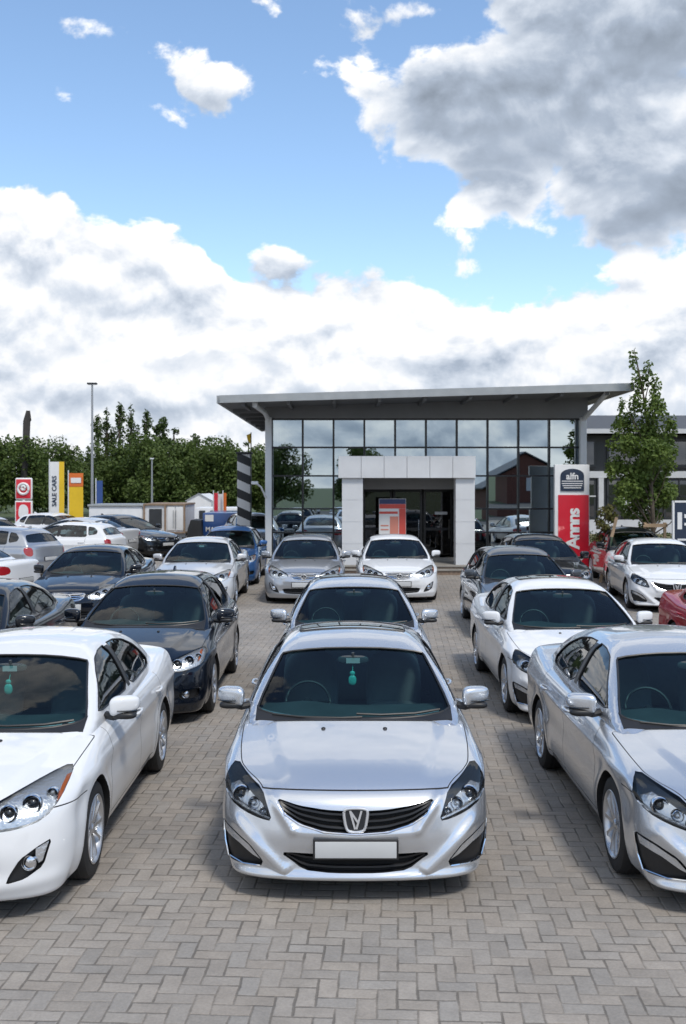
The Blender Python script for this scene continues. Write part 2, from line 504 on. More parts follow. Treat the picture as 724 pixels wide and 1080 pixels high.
FACE = {
 'A': dict(
   head=[(.80, .785), (.70, .735), (.598, .688), (.560, .60), (.528, .512), (.60, .520), (.72, .552), (.815, .592), (.868, .660), (.850, .735)],
   lamps=[((.738, .635), .053), ((.652, .596), .036), ((.592, .556), .022)],
   grille=[(-.505, .648), (-.36, .612), (-.18, .590), (0, .583), (.18, .590), (.36, .612), (.505, .648), (.45, .570), (.35, .505), (.2, .465), (0, .452), (-.2, .465), (-.35, .505), (-.45, .570)],
   low=[(-.48, .325), (-.3, .318), (0, .315), (.3, .318), (.48, .325), (.33, .215), (.15, .20), (-.15, .20), (-.33, .215)],
   fog=[(.872, .452), (.79, .425), (.675, .365), (.585, .262), (.60, .222), (.72, .215), (.825, .215), (.853, .30)],
   plate=.365, slats=3),
 'C': dict(
   head=[(.43, .605), (.445, .685), (.60, .748), (.76, .798), (.825, .80), (.84, .74), (.825, .655), (.72, .612), (.56, .59)],
   lamps=[((.56, .665), .050), ((.68, .695), .050), ((.765, .725), .03)],
   grille=[(-.405, .685), (-.2, .692), (.2, .692), (.405, .685), (.38, .615), (.27, .572), (-.27, .572), (-.38, .615)],
   low=[(-.50, .40), (.50, .40), (.46, .30), (.40, .245), (-.40, .245), (-.46, .30)],
   fog=[(.795, .405), (.61, .375), (.59, .335), (.61, .295), (.77, .305), (.80, .345)],
   plate=.47, slats=3),
 'B': dict(
   head=[(.335, .600), (.355, .668), (.50, .732), (.66, .790), (.765, .815), (.805, .785), (.800, .700), (.735, .605), (.60, .568), (.44, .556)],
   lamps=[((.52, .645), .050), ((.64, .680), .056), ((.735, .715), .035)],
   grille=[(-.305, .668), (-.15, .672), (0, .673), (.15, .672), (.305, .668), (.29, .600), (.22, .548), (.1, .53), (-.1, .53), (-.22, .548), (-.29, .600)],
   low=[(-.48, .35), (0, .36), (.48, .35), (.42, .25), (.2, .235), (-.2, .235), (-.42, .25)],
   fog=[(.775, .490), (.70, .455), (.61, .395), (.55, .300), (.535, .255), (.64, .275), (.735, .335)],
   plate=.435, slats=4)}

def car_shell(P):
    """the sheet metal: returns {part: (verts, faces, material ids, loop normals)}"""
    F = FACE[P.face]; fl = lambda x, t, z: f_lower(P, x, t, z); fg = lambda x, t, z: f_green(P, x, t, z)
    L = P.L; sed = P.tail == 'sedan'
    pf = Proj(fl, 'front', -.4, 1.5); prr = Proj(fl, 'rear', L + .3, L - 1.5)
    gf = Proj(fg, 'front', .4, 2.6); gr = Proj(fg, 'rear', L + .3, 2.6)
    sl = {s: Proj(fl, 'side', s * 1.3, s * .2) for s in (-1, 1)}; sg = {s: Proj(fg, 'side', s * 1.2, s * .1) for s in (-1, 1)}
    top = Proj(fg, 'top', 1.8, 1.0)
    P.pr = dict(pf=pf, rear=prr, gf=gf, gr=gr, sl=sl, sg=sg, top=top)
    b = P.belt - .965
    k = 0 if sed else .035
    P.wind = chaikin([(0, .925 + b), (.45, .930 + b), (.70, .958 + b), (.722, .985 + b), (.585, 1.255 + k), (.555, 1.285 + k), (.3, 1.312 + k), (0, 1.318 + k), (-.3, 1.312 + k), (-.555, 1.285 + k), (-.585, 1.255 + k), (-.722, .985 + b), (-.70, .958 + b), (-.45, .930 + b)], 1)
    if sed:
        P.rearw = chaikin([(0, 1.055), (.55, 1.055), (.60, 1.08), (.52, 1.27), (.45, 1.30), (0, 1.325), (-.45, 1.30), (-.52, 1.27), (-.60, 1.08), (-.55, 1.055)], 1)
        P.sw = [[(1.42, .985), (1.62, 1.09), (1.85, 1.205), (2.06, 1.285), (2.24, 1.316), (2.44, 1.328), (2.44, .985)],
                [(2.53, .985), (2.53, 1.33), (2.8, 1.324), (3.06, 1.288), (3.30, 1.21), (3.50, 1.105), (3.60, 1.03), (3.52, .985)]]
    else:
        P.rearw = chaikin([(0, 1.06), (.58, 1.06), (.63, 1.09), (.56, 1.23), (.48, 1.268), (0, 1.30), (-.48, 1.268), (-.56, 1.23), (-.63, 1.09), (-.58, 1.06)], 1)
        q = L - 4.3
        P.sw = [[(1.42, 1.01), (1.62, 1.115), (1.85, 1.235), (2.06, 1.325), (2.24, 1.362), (2.40, 1.374), (2.40, 1.01)],
                [(2.48, 1.01), (2.48, 1.376), (2.8, 1.376), (3.15, 1.362), (3.35, 1.345), (3.42, 1.05), (3.38, 1.01)],
                [(3.48, 1.06), (3.42, 1.335), (3.62 + q * .6, 1.305), (3.76 + q, 1.20), (3.74 + q, 1.10)]]
    v, f = shell(fl, 0, L, .56, .50, (112, 180, 52) if P.face == 'A' else (64, 168, 30), .45)
    body = raw_obj(v, f, 'body_shell')
    v, f = shell(fg, .95, L - .1 if not sed else 4.2, 1.08, .40, (44, 96, 18), .55)
    boolean(body, raw_obj(v, f), 'UNION')
    fi = lambda x, t, z: f_green(P, x, t, z, .62, .032)
    v, f = shell(fi, 1.0, L - .15 if not sed else 4.15, 1.0, .50, (24, 50, 14), .6)
    boolean(body, raw_obj(v, f), 'DIFFERENCE')
    def cut(items):
        vs = []; fs = []
        for pr, poly, off, th in items:
            a, q = patch(pr, poly, off, th, .04); n = len(vs); vs += list(a); fs += [tuple(i + n for i in g) for g in q]
        boolean(body, raw_obj(vs, fs), 'DIFFERENCE')
    cut([(gf, P.wind, .15, .33), (gr, P.rearw, .15, .30)])
    cut([(sg[s], chaikin(w, 1, .12), .15, .25) for s in (-1, 1) for w in P.sw])
    # wheel arches: cylinders through the flank
    vs = []; fs = []
    for s in (-1, 1):
        for tc in P.wb:
            a = arch_poly(tc, .358); n = len(vs); m = len(a)
            vs += [(s * .60, p[0], p[1]) for p in a] + [(s * 1.1, p[0], p[1]) for p in a]
            fs += [tuple(n + i for i in range(m)), tuple(n + m + i for i in range(m))[::-1]] + [(n + i, n + (i + 1) % m, n + m + (i + 1) % m, n + m + i) for i in range(m)]
    boolean(body, raw_obj(vs, fs), 'DIFFERENCE')
    P.head = chaikin(F['head'], 1); P.fog = chaikin(F['fog'], 1, .15); P.grille = chaikin(F['grille'], 1, .15); P.low = chaikin(F['low'], 1, .15)
    P.tail_l = chaikin([(.47, .80), (.50, .915), (.66, .955), (.80, .955), (.835, .90), (.82, .80), (.70, .755)] if sed else [(.62, .72), (.62, .91), (.70, .95), (.79, .94), (.825, .88), (.82, .76), (.74, .70)], 1)
    it = [(pf, P.grille, .2, .265), (pf, P.low, .2, .27)]
    for poly, pr, d in ((P.head, pf, .075), (P.fog, pf, .055), (P.tail_l, prr, .03)):
        it += [(pr, poly, .2, .2 + d), (pr, mirror_poly(poly), .2, .2 + d)]
    cut(it)
    # sort the faces, then cut the shut lines
    bm = bmesh.new(); bm.from_mesh(body.data); me0 = body.data; bpy.data.objects.remove(body); bpy.data.meshes.remove(me0)
    src = bm.faces.layers.int.new('src')
    def classify(faces):
        c = np.array([f.calc_center_median()[:] for f in faces]); nn = np.array([f.normal[:] for f in faces])
        a = np.abs(fl(c[:, 0], c[:, 1], c[:, 2])); g = np.abs(fg(c[:, 0], c[:, 1], c[:, 2]))
        gl = grad(fl, c); gg = grad(fg, c)
        okl = (a < .012) & ((gl * nn).sum(1) > .55); okg = (g < .012) & ((gg * nn).sum(1) > .55)
        for i, f in enumerate(faces):
            f[src] = 1 if okl[i] and (a[i] <= g[i] or not okg[i]) else 2 if okg[i] else 0
    bm.normal_update(); classify(list(bm.faces))
    hwp = pchip([0, .2, .25, .4, .54, .95, 1.3], [.56, .60, .625, .715, .765, .80, .81]) if P.face == 'A' else pchip([0, .25, .5, .95, 1.3], [.66, .74, .775, .80, .81])
    hz = .688 if P.face == 'A' else .690
    hood_g = lambda x, t, z: np.maximum(np.maximum(np.abs(x) - hwp(t), t - (1.072 + .17 * x * x)), (hz - z))
    d1, d2, d3 = (1.38, 2.49, 3.46) if sed else (1.38, 2.44, 3.40)
    def door_g(a, e):
        def g(x, t, z):
            q = np.maximum(np.maximum(a - t, t - e), .275 - z)
            return np.maximum(q, .415 - np.hypot(t - P.wb[1], z - .32))
        return g
    bump_g = lambda x, t, z: np.where((np.abs(x) > .72) & (t < .75), z - .672, 1.0) if P.face == 'A' else np.where((np.abs(x) > .72) & (t < .75), z - .655, 1.0)
    iso = [('hood', hood_g, lambda f: f[src] == 1 and f.calc_center_median().y < 1.35 and f.normal.z > .15),
           ('front_door', door_g(d1, d2), lambda f: f[src] == 1 and abs(f.normal.x) > .4 and 1.2 < f.calc_center_median().y < 2.7),
           ('rear_door', door_g(d2, d3), lambda f: f[src] == 1 and abs(f.normal.x) > .4 and 2.3 < f.calc_center_median().y < 3.7),
           ('bumper_line', bump_g, lambda f: f[src] == 1 and abs(f.normal.x) > .3 and f.calc_center_median().y < .62)]
    GW = .0035
    for nm, g, keep in iso:
        for s in (-GW, GW):
            isocut(bm, (lambda g, s: lambda x, t, z: g(x, t, z) + s)(g, s), keep)
    bm.normal_update(); bm.faces.ensure_lookup_table()
    groups = {}
    faces = list(bm.faces); C = np.array([f.calc_center_median()[:] for f in faces])
    gv = {nm: g(C[:, 0], C[:, 1], C[:, 2]) for nm, g, k in iso}
    for i, f in enumerate(faces):
        part, mi = 'body', 0 if f[src] else 1
        if f[src] == 1 and f.normal.z < -.85: mi = 1
        for nm, g, keep in iso:
            if keep(f):
                v_ = gv[nm][i]
                if abs(v_) <= GW * 1.02: mi = 2; part = 'body'; break
                if v_ < -GW and nm != 'bumper_line':
                    part = nm if nm == 'hood' else nm + ('_l' if C[i, 0] < 0 else '_r'); break
        groups.setdefault(part, []).append((f, mi))
    out = {}
    for part, lst in groups.items():
        idx = {}; vs = []; fs = []; ms = []; ln_s = []
        for f, mi in lst:
            q = []
            for v_ in f.verts:
                if v_ not in idx: idx[v_] = len(vs); vs.append(v_.co[:])
                q.append(idx[v_])
            fs.append(q); ms.append(mi)
            ln_s += [(v_.co[:], f[src], f.normal[:]) for v_ in f.verts]
        pts = np.array([l[0] for l in ln_s]); s_ = np.array([l[1] for l in ln_s]); N = np.array([l[2] for l in ln_s])
        for code, fn in ((1, fl), (2, fg)):
            w = s_ == code
            if w.any():
                G = grad(fn, pts[w]); ok = (G * N[w]).sum(1) > .35; N[w] = np.where(ok[:, None], G, N[w])
        out[part] = (vs, fs, ms, N)
    bm.free()
    return out

def local(P, pts):
    """building frame -> car frame: origin on the ground at mid length, the nose towards -Y"""
    a = np.array(pts, float); a = a.copy(); a[:, 1] -= P.L / 2; return a

def sheet(P, name, data, paint, root):
    vs, fs, ms, N = data
    me = bpy.data.meshes.new(name); me.from_pydata([tuple(p) for p in local(P, vs)], [], fs)
    for m_ in (paint, M_TRIM, M_GAP): me.materials.append(m_)
    me.polygons.foreach_set('material_index', ms); me.polygons.foreach_set('use_smooth', [True] * len(fs))
    me.normals_split_custom_set([tuple(n) for n in N]); me.update()
    o = bpy.data.objects.new(name, me); COL.objects.link(o); o.parent = root; KIDS.setdefault(root.name, []).append(o)
    PAINTED.add(name)
    return o
PAINTED = set()

def wheel_meshes(spokes=10):
    """wheel facing +x, axis at the origin"""
    R = .318
    ty = MB(); ty.lathe(cap=False, prof=[(.215, -.10), (.24, -.108), (.28, -.106), (.305, -.098), (R, -.075), (R + .001, 0), (R, .075), (.305, .098), (.28, .106), (.24, .108), (.218, .10)], n=48, axis='x')
    for k in (-.045, -.015, .015, .045): ty.lathe([(R + .0015, k - .010), (R + .004, k - .008), (R + .004, k + .008), (R + .0015, k + .010)], 48, 'x', cap=False)
    rm = MB(); rm.lathe([(.222, .102), (.228, .108), (.222, .112), (.208, .100), (.200, .07), (.195, -.08), (.212, -.10)], 48, 'x', cap=False)
    for k in range(spokes):
        a = 2 * PI * k / spokes; c, s = math.cos(a), math.sin(a)
        vs = []
        for r, w, h0, h1 in ((.03, .020, .055, .078), (.08, .017, .058, .088), (.14, .015, .064, .096), (.205, .020, .066, .100)):
            for ww, hh in ((-w, h0), (-w * .7, h1), (w * .7, h1), (w, h0)): vs.append((hh, c * r - s * ww, s * r + c * ww))
        fs = [(3, 2, 1, 0), (12, 13, 14, 15)] + [(i * 4 + j, i * 4 + (j + 1) % 4, i * 4 + 4 + (j + 1) % 4, i * 4 + 4 + j) for i in range(3) for j in range(4)]
        rm.add(vs, fs, 0, True)
    rm.lathe([(.0, .094), (.026, .093), (.034, .084), (.05, .076), (.05, .05)], 24, 'x', cap=False)
    dk = MB(); dk.lathe([(.0, .03), (.06, .03), (.062, .018), (.15, .018), (.15, -.005), (.0, -.005)], 32, 'x')
    dk.lathe([(.199, -.06), (.16, -.07), (.0, -.075)], 32, 'x')
    return ty.mesh('tyre', M_TYRE), rm.mesh('rim', M_ALLOY), dk.mesh('wheel', M_DISC)
WM = wheel_meshes(10)

def child(name, me, parent, loc=(0, 0, 0), rz=0):
    o = bpy.data.objects.new(name, me); COL.objects.link(o); o.parent = parent; o.location = loc; o.rotation_euler = (0, 0, rz)
    KIDS.setdefault(parent.name, []).append(o); return o

def make_car(P, name, paint, sunroof=False, pendant=False, emblem='arch', plate=True):
    root = empty(name); F = FACE[P.face]; L = P.L; h2 = L / 2; sed = P.tail == 'sedan'
    parts = car_shell(P); pr = P.pr; pf, prr, gf, gr, sl, sg, top = (pr[k] for k in ('pf', 'rear', 'gf', 'gr', 'sl', 'sg', 'top'))
    def mb(pairs):
        m = MB()
        for vs, fs, mi in pairs: m.add(local(P, vs), fs, mi, True)
        return m
    def pat(prj, poly, off=0, thick=0, h=.03, mi=0): return (*patch(prj, poly, off, thick, h), mi)
    def line(prj, uv, off): return [tuple(p) for p in local(P, prj.pts(uv, off))]
    for nm, data in parts.items():
        o = sheet(P, {'front_door_l': 'front_door', 'front_door_r': 'front_door', 'rear_door_l': 'rear_door', 'rear_door_r': 'rear_door'}.get(nm, nm), data, paint, root)
        if 'door' in nm:
            s = -1 if nm.endswith('l') else 1; tc = 2.33 if nm.startswith('front') else 3.28
            m = MB(); zz = .80 if sed else .83
            a = line(sl[s], [(tc - .10, zz), (tc - .08, zz + .004), (tc - .03, zz + .008), (tc + .03, zz + .010), (tc + .08, zz + .008), (tc + .10, zz + .006)], .004)
            off = [.0, .028, .036, .036, .028, .0]
            a = [(p[0] + s * q, p[1], p[2]) for p, q in zip(a, off)]
            m.tube(a, [.009, .012, .013, .013, .012, .009], 8)
            m.build('door_handle', paint, o); PAINTED.add('door_handle')
    # glass
    g = mb([pat(gf, P.wind, -.02, 0, .05)]); ws = g.build('windscreen', M_GLASS, root)
    m = MB(); m.tube(line(gf, densify(P.wind, .04), .0), .009, 6, closed=True); m.build('seal', M_TRIM, ws)
    g = mb([pat(gr, P.rearw, -.02, 0, .05)]); g.build('rear_window', M_SGLASS, root)
    for s in (-1, 1):
        for w in P.sw: 
            w_ = chaikin(w, 1, .12)
            o = mb([pat(sg[s], w_, -.008, 0, .05)]).build('side_window', M_SGLASS, root)
            m = MB(); m.tube(line(sg[s], densify(w_, .04), .0), .006, 6, closed=True); m.build('window_seal', M_TRIM, o)
        bx = (P.sw[0][-1][0] + P.sw[1][0][0]) / 2; zt_ = P.sw[1][1][1] - .012; zb_ = P.sw[0][0][1] + .004; bw = (P.sw[1][0][0] - P.sw[0][-1][0]) / 2 - .001
        mb([pat(sg[s], [(bx - bw, zb_), (bx + bw, zb_), (bx + bw, zt_), (bx - bw, zt_)], .0025, .012, .03)]).build('pillar_trim', M_TRIM, root)
    # lamps
    for s in (-1, 1):
        hp = P.head if s > 0 else mirror_poly(P.head); fp = P.fog if s > 0 else mirror_poly(P.fog); tp = P.tail_l if s > 0 else mirror_poly(P.tail_l)
        hl = mb([pat(pf, hp, -.060, .006, .025)]).build('headlight', M_LAMPDK if P.face == 'A' else M_REFL, root)
        for (cx, cz), r in F['lamps']:
            cx *= s
            c = local(P, pf.pts([(cx, cz)], -.035))[0]; m = MB()
            m.lathe([(r * .62, .03), (r * .80, .004), (r, -.012), (r * 1.08, -.006), (r * 1.05, .03)], 24, 'y', tuple(c), 0)
            m.lathe([(0, -.010), (r * .35, -.006), (r * .58, .008), (r * .64, .022)], 20, 'y', tuple(c), 1)
            m.build('projector', [M_CHROME, M_LAMPDK if r > .045 else M_REFL], hl)
        if P.face == 'A':
            e = [(.845 * s, .63), (.80 * s, .60), (.70 * s, .567), (.60 * s, .537), (.545 * s, .522)]
            m = MB(); m.tube(line(pf, e, -.018), .010, 6); m.build('light_guide', M_REFL, hl)
            mb([pat(pf, [(.825 * s, .665), (.76 * s, .695), (.68 * s, .655), (.60 * s, .60), (.565 * s, .535), (.62 * s, .54), (.74 * s, .575), (.81 * s, .605)][::s], -.05, .006, .03)]).build('reflector', M_REFL, hl)
        else:
            m = mb([pat(pf, [(.770 * s, .775), (.797 * s, .78), (.790 * s, .70), (.772 * s, .675)][::s], -.03, .006)]); m.build('indicator', M_AMBER, hl)
        lens = mb([pat(pf, hp, -.003, 0, .025)]); lens.build('lens', M_LENS, hl)
        fo = mb([pat(pf, fp, -.042, .006, .03)]).build('fog_light', M_TRIM, root)
        if P.face == 'A':
            d = [(.855 * s, .432), (.785 * s, .406), (.68 * s, .348), (.605 * s, .265), (.655 * s, .285), (.75 * s, .345), (.845 * s, .382)][::s]
            mb([pat(pf, d, -.012, .02, .02)]).build('running_light', M_REFL, fo)
            m = MB(); m.tube(line(pf, [(.868 * s, .44), (.855 * s, .31), (.828 * s, .218), (.72 * s, .215), (.605 * s, .222)], -.002), .007, 6); m.build('bezel', M_CHROME, fo)
        else:
            c = local(P, pf.pts([(.655 * s, .36 if P.face == 'B' else .345)], -.03))[0]; m = MB()
            m.lathe([(.0, -.012), (.03, -.008), (.042, .0), (.046, -.012), (.05, .02)], 24, 'y', tuple(c)); m.build('bulb', M_CHROME, fo)
            if P.face == 'B': mb([pat(pf, [(.69 * s, .44), (.755 * s, .47), (.725 * s, .36), (.69 * s, .345)][::s], -.02, .01, .02)]).build('reflector', M_REFL, fo)
        mb([pat(prr, tp, -.004, .02, .03)]).build('tail_light', M_REDL, root)
    # grilles
    def grille(nm, poly, slats, bright, parent=root):
        o = mb([pat(pf, poly, -.055, .006, .03)]).build(nm, M_GAP, parent)
        zs = [p[1] for p in poly]; z0, z1 = min(zs), max(zs)
        for k in range(slats):
            fr = (k + .7) / (slats + .3)
            # each slat bends with the outline's lower edge
            xs = np.linspace(-.6, .6, 61); ok = []
            for x in xs:
                ys = []
                for i in range(len(poly)):
                    a, b = poly[i], poly[(i + 1) % len(poly)]
                    if (a[0] - x) * (b[0] - x) < 0: ys.append(a[1] + (b[1] - a[1]) * (x - a[0]) / (b[0] - a[0]))
                if len(ys) >= 2 and max(ys) - min(ys) > .012: ok.append((x, max(ys) - fr * (max(ys) - min(ys))))
            if len(ok) < 4: continue
            up = [(x, z + .006) for x, z in ok]; dn = [(x, z - .006) for x, z in ok]
            mb([pat(pf, dn + up[::-1], -.018, .025, .03)]).build('slat', M_CHROME if bright else M_TRIM, o)
        return o
    gl = grille('grille', P.grille, F['slats'], P.face != 'A'); grille('lower_grille', P.low, 2, False)
    if P.face == 'A':
        i0 = len(P.grille)
        edge = [(-.495, .63), (-.45, .562), (-.352, .500), (-.2, .460), (0, .447), (.2, .460), (.352, .500), (.45, .562), (.495, .63)]
        m = MB(); m.tube(line(pf, edge, -.002), .007, 6); m.build('grille_trim', M_CHROME, gl)
        m = MB(); e = [(-.48, .333), (0, .324), (.48, .333)]; 
    else:
        m = MB(); m.tube(line(pf, densify(P.grille, .03), -.004), .009, 6, closed=True); m.build('grille_trim', M_CHROME, gl)
    ez = {'A': .535, 'B': .605, 'C': .635}[P.face]
    c = local(P, pf.pts([(0, ez)], .0))[0]; y = c[1] - .012
    m = MB()
    if emblem == 'arch':
        ring = chaikin([(-.062, .075), (.062, .075), (.078, .05), (.062, -.05), (.04, -.075), (-.04, -.075), (-.062, -.05), (-.078, .05)], 2)
        m.tube([(a, y, ez + b_) for a, b_ in ring], .0095, 8, closed=True)
        for a, b_ in (((-.036, .060), (-.004, -.055)), ((.036, .060), (.004, -.055)), ((-.036, .060), (.012, -.01))): m.bar((a[0], y, ez + a[1]), (b_[0], y, ez + b_[1]), .016, .012)
        bk = [(a * .92, b_ * .92) for a, b_ in ring]; m.prism([(a, ez + b_) for a, b_ in bk], y + .004, y + .03, 'y', 1)
    else:
        ring = [(.060 * math.cos(a), .050 * math.sin(a)) for a in [2 * PI * k / 24 for k in range(24)]]
        m.tube([(a, y, ez + b_) for a, b_ in ring], .008, 8, closed=True)
        for a in (-PI / 2, PI / 6, PI * 5 / 6): m.bar((0, y, ez), (.058 * math.cos(a), y, ez - .05 * math.sin(a)), .012, .010)
        m.prism([(a * .9, ez + b_ * .9) for a, b_ in ring], y + .004, y + .03, 'y', 1)
    m.build('emblem', [M_EMB, M_LAMPDK], gl)
    if plate:
        pz = F['plate'] if P.face != 'A' else .358; y = min(p[1] for p in local(P, pf.pts([(x, z) for x in (-.26, 0, .26) for z in (pz - .055, pz, pz + .055)], .0))) - .006
        m = MB(); m.box(-.268, .268, y - .008, y + .02, pz - .064, pz + .064, 0, .004); m.box(-.255, .255, y - .0115, y - .002, pz - .051, pz + .051, 1, .002)
        m.build('number_plate', [M_TRIM, M_PLATE], root)
    y = h2 + .004; m = MB(); rz_ = .62
    yr = max(p[1] for p in local(P, prr.pts([(x, z) for x in (-.26, 0, .26) for z in (rz_ - .05, rz_, rz_ + .05)], 0))) + .004
    m.box(-.26, .26, yr - .02, yr + .008, rz_ - .056, rz_ + .056, 0, .003); m.box(-.25, .25, yr, yr + .011, rz_ - .048, rz_ + .048, 1, .002); m.build('rear_plate', [M_TRIM, M_PLATE], root)
    # mirrors
    for s in (-1, 1):
        zz = 1.0 if sed else 1.03; t0 = 1.52
        vs, fs = superell((s * .942, t0 - h2, zz), (.106, .066, .076), 3.6)
        u_ = lambda x: max(0, min(1, (abs(x) - .84) / .235))
        vs = [(x, t0 - h2 + (y_ - t0 + h2) * (1 - .35 * u_(x) ** 2) + .07 * u_(x), zz + .010 + (z - zz) * (1 - .40 * u_(x) ** 1.5) + .022 * u_(x)) for x, y_, z in vs]
        o = MB().add(vs, fs, 0, True).build('wing_mirror', paint, root); PAINTED.add('wing_mirror')
        m = MB(); m.tube([(s * .80, t0 + .03 - h2, zz - .055), (s * .86, t0 + .01 - h2, zz - .065), (s * .92, t0 + .02 - h2, zz - .05)], [.030, .028, .03], 8)
        vs, fs = superell((s * .942, t0 + .012 - h2, zz - .052), (.090, .058, .028), 2.8); m.add(vs, fs, 0, True)
        m.build('mirror_foot', M_TRIM, o)
        m = MB(); m.tube([(s * (.90 + .05 * k), t0 - h2 - .062 + .012 * k * k + .012, zz - .012 - .004 * k) for k in range(4)], [.004, .006, .006, .004], 6); m.build('turn_signal', M_LAMPDK, o)
        m = MB(); m.box(s * .942 - .08, s * .942 + .08, t0 + .078 - h2, t0 + .084 - h2, zz - .05, zz + .05); m.build('mirror_glass', M_CHROME, o)
    # wheels
    for s in (-1, 1):
        for tc in P.wb:
            w = child('wheel', WM[2], root, (s * .775, tc - h2, .322), 0 if s > 0 else PI)
            child('tyre', WM[0], w); child('rim', WM[1], w)
    m = MB()
    for s in (-1, 1):
        for tc in P.wb: m.box(s * .60 - .004, s * .60 + .004, tc - .4 - h2, tc + .4 - h2, .2, .72)
    m.build('arch_liner', M_GAP, root)
    # sills and wipers
    m = MB()
    wz = P.belt - .030
    m.tube(line(gf, [(-.60, wz + .012), (-.40, wz + .002), (-.1, wz - .0), (.06, wz + .005)], .014), .009, 6)
    m.tube(line(gf, [(.02, wz + .022), (.2, wz + .016), (.45, wz + .02), (.64, wz + .036)], .014), .009, 6)
    m.build('wiper', M_TRIM, root)
    fu = Proj(lambda x, t, z: np.minimum(f_lower(P, x, t, z), f_green(P, x, t, z)), 'top', 1.25, .5)
    wb_ = pchip([0, .45, .70, .735], [.928 + P.belt - .965, .933 + P.belt - .965, .962 + P.belt - .965, .990 + P.belt - .965])
    xs_ = np.linspace(-.725, .725, 31); bk = gf.depth([(x, wb_(abs(x))) for x in xs_]) + .012
    fr_ = [max(1.0, 1.078 + .17 * x * x) for x in xs_]; fr_ = [min(f_, q - .012) + .0 for f_, q in zip(fr_, bk)]
    poly = [(x, f_) for x, f_ in zip(xs_, fr_)] + [(x, q) for x, q in zip(xs_[::-1], bk[::-1])]
    mb([pat(fu, poly, .004, .006, .03)]).build('cowl', M_TRIM, root)
    m = MB()
    for x in (-.22, .22):
        q = Proj(lambda a, b, c_: f_lower(P, a, b, c_), 'top', 1.5, .5).pts([(x, .93)], .003)
        vs, fs = superell(tuple(local(P, q)[0]), (.016, .022, .009), 2.2, 10, 6); m.add(vs, fs, 0, True)
    m.build('washer_jet', M_TRIM, root)
    # cabin
    m = MB(); b = P.belt - .965
    dz = .90 + b
    vs = []; fs = []
    prof = [(1.12, dz - .02), (1.30, dz + .015), (1.52, dz + .028), (1.66, dz + .02), (1.72, dz - .04), (1.72, .66)]
    for j, x in enumerate(np.linspace(-.70, .70, 15)):
        for t_, z_ in prof: vs.append((x, t_ + .17 * x * x - h2, z_ + (.028 * math.exp(-((x + .36) / .17) ** 2) if 1.4 < t_ < 1.7 else 0)))
    n = len(prof); fs = [(j * n + i, j * n + i + 1, j * n + n + i + 1, j * n + n + i) for j in range(14) for i in range(n - 1)]
    m.add(vs, fs, 0, True); m.build('dashboard', M_INT, root)
    m = MB(); m.box(-.76, .76, 1.2 - h2, 3.9 - h2 - (0 if sed else .1), .622, .632); m.build('cabin_floor', M_INT, root)
    m = MB(); c = (-.36, 1.84 - h2, .905 + b)
    ring = []
    for k in range(28):
        a = 2 * PI * k / 28; ring.append((c[0] + .175 * math.cos(a), c[1] + .09 * math.sin(a) * -1 * -.9, c[2] + .15 * math.sin(a)))
    m.tube(ring, .013, 8, closed=True)
    for a in (PI, 0, -PI / 2): m.bar(c, (c[0] + .18 * math.cos(a), c[1] + .075 * math.sin(a), c[2] + .16 * math.sin(a)), .03, .015)
    m.tube([c, (c[0], c[1] - .2, c[2] - .08)], .04, 8); m.build('steering_wheel', M_STEER, root)
    for x in (-.36, .36):
        m = MB(); sx = x
        for t_, z_, w_, d_, h_ in ((2.62, .88, .24, .09, .30), (2.74, 1.195 + b, .125, .05, .085)):
            vs, fs = superell((sx, t_ - h2, z_), (w_, d_, h_), 3.4); vs = [(vx, vy + (vz - .9) * .28, vz) for vx, vy, vz in vs]; m.add(vs, fs, 0, True)
        m.bar((sx - .05, 2.68 - h2 + .05, 1.1), (sx - .05, 2.70 - h2 + .07, 1.18), .012); m.bar((sx + .05, 2.68 - h2 + .05, 1.1), (sx + .05, 2.70 - h2 + .07, 1.18), .012)
        vs, fs = superell((sx, 2.32 - h2, .70), (.25, .30, .09), 3.2); m.add(vs, fs, 0, True)
        m.build('seat', M_SEAT, root)
    m = MB()
    vs, fs = superell((0, 3.42 - h2, .86), (.64, .10, .26), 4); vs = [(a, b_ + (c_ - .8) * .35, c_) for a, b_, c_ in vs]; m.add(vs, fs, 0, True)
    for x in (-.38, .38):
        vs, fs = superell((x, 3.56 - h2, 1.13), (.12, .045, .065), 3); m.add(vs, fs, 0, True)
    m.build('rear_seat', M_SEAT, root)
    m = MB(); q = local(P, gf.pts([(0, 1.235 + b)], -.10))[0]
    vs, fs = superell(tuple(q), (.125, .022, .036), 3); m.add(vs, fs, 0, True); m.tube([tuple(q), (q[0], q[1] - .02, q[2] + .06)], .012, 6)
    rv = m.build('rear_view_mirror', M_INT, root)
    if pendant:
        m = MB(); m.box(q[0] - .055, q[0] + .055, q[1] - .034, q[1] - .028, q[2] - .022, q[2] + .018); m.build('sticker', M_PLATE, rv)
        m = MB(); vs, fs = superell((q[0] - .005, q[1] - .05, q[2] - .155), (.032, .012, .042), 2.4, 12, 8); m.add(vs, fs, 0, True); m.tube([(q[0], q[1], q[2] - .02), (q[0] - .005, q[1] - .05, q[2] - .12)], .003, 5)
        vs, fs = superell((q[0] - .005, q[1] - .05, q[2] - .10), (.022, .010, .02), 2.2, 10, 6); m.add(vs, fs, 0, True)
        m.build('air_freshener', M_PEND, rv)
    if sunroof: add_sunroof(root, P)
    m = MB(); ta = 3.55 if sed else L - .75
    q = local(P, top.pts([(0, ta)], -.004))[0]; m.prism([(q[1] - .09, q[2]), (q[1] + .07, q[2] - .012), (q[1] + .075, q[2] + .05), (q[1] + .03, q[2] + .055)], -.014, .014, 'x'); m.build('antenna', paint, root); PAINTED.add('antenna')
    return root

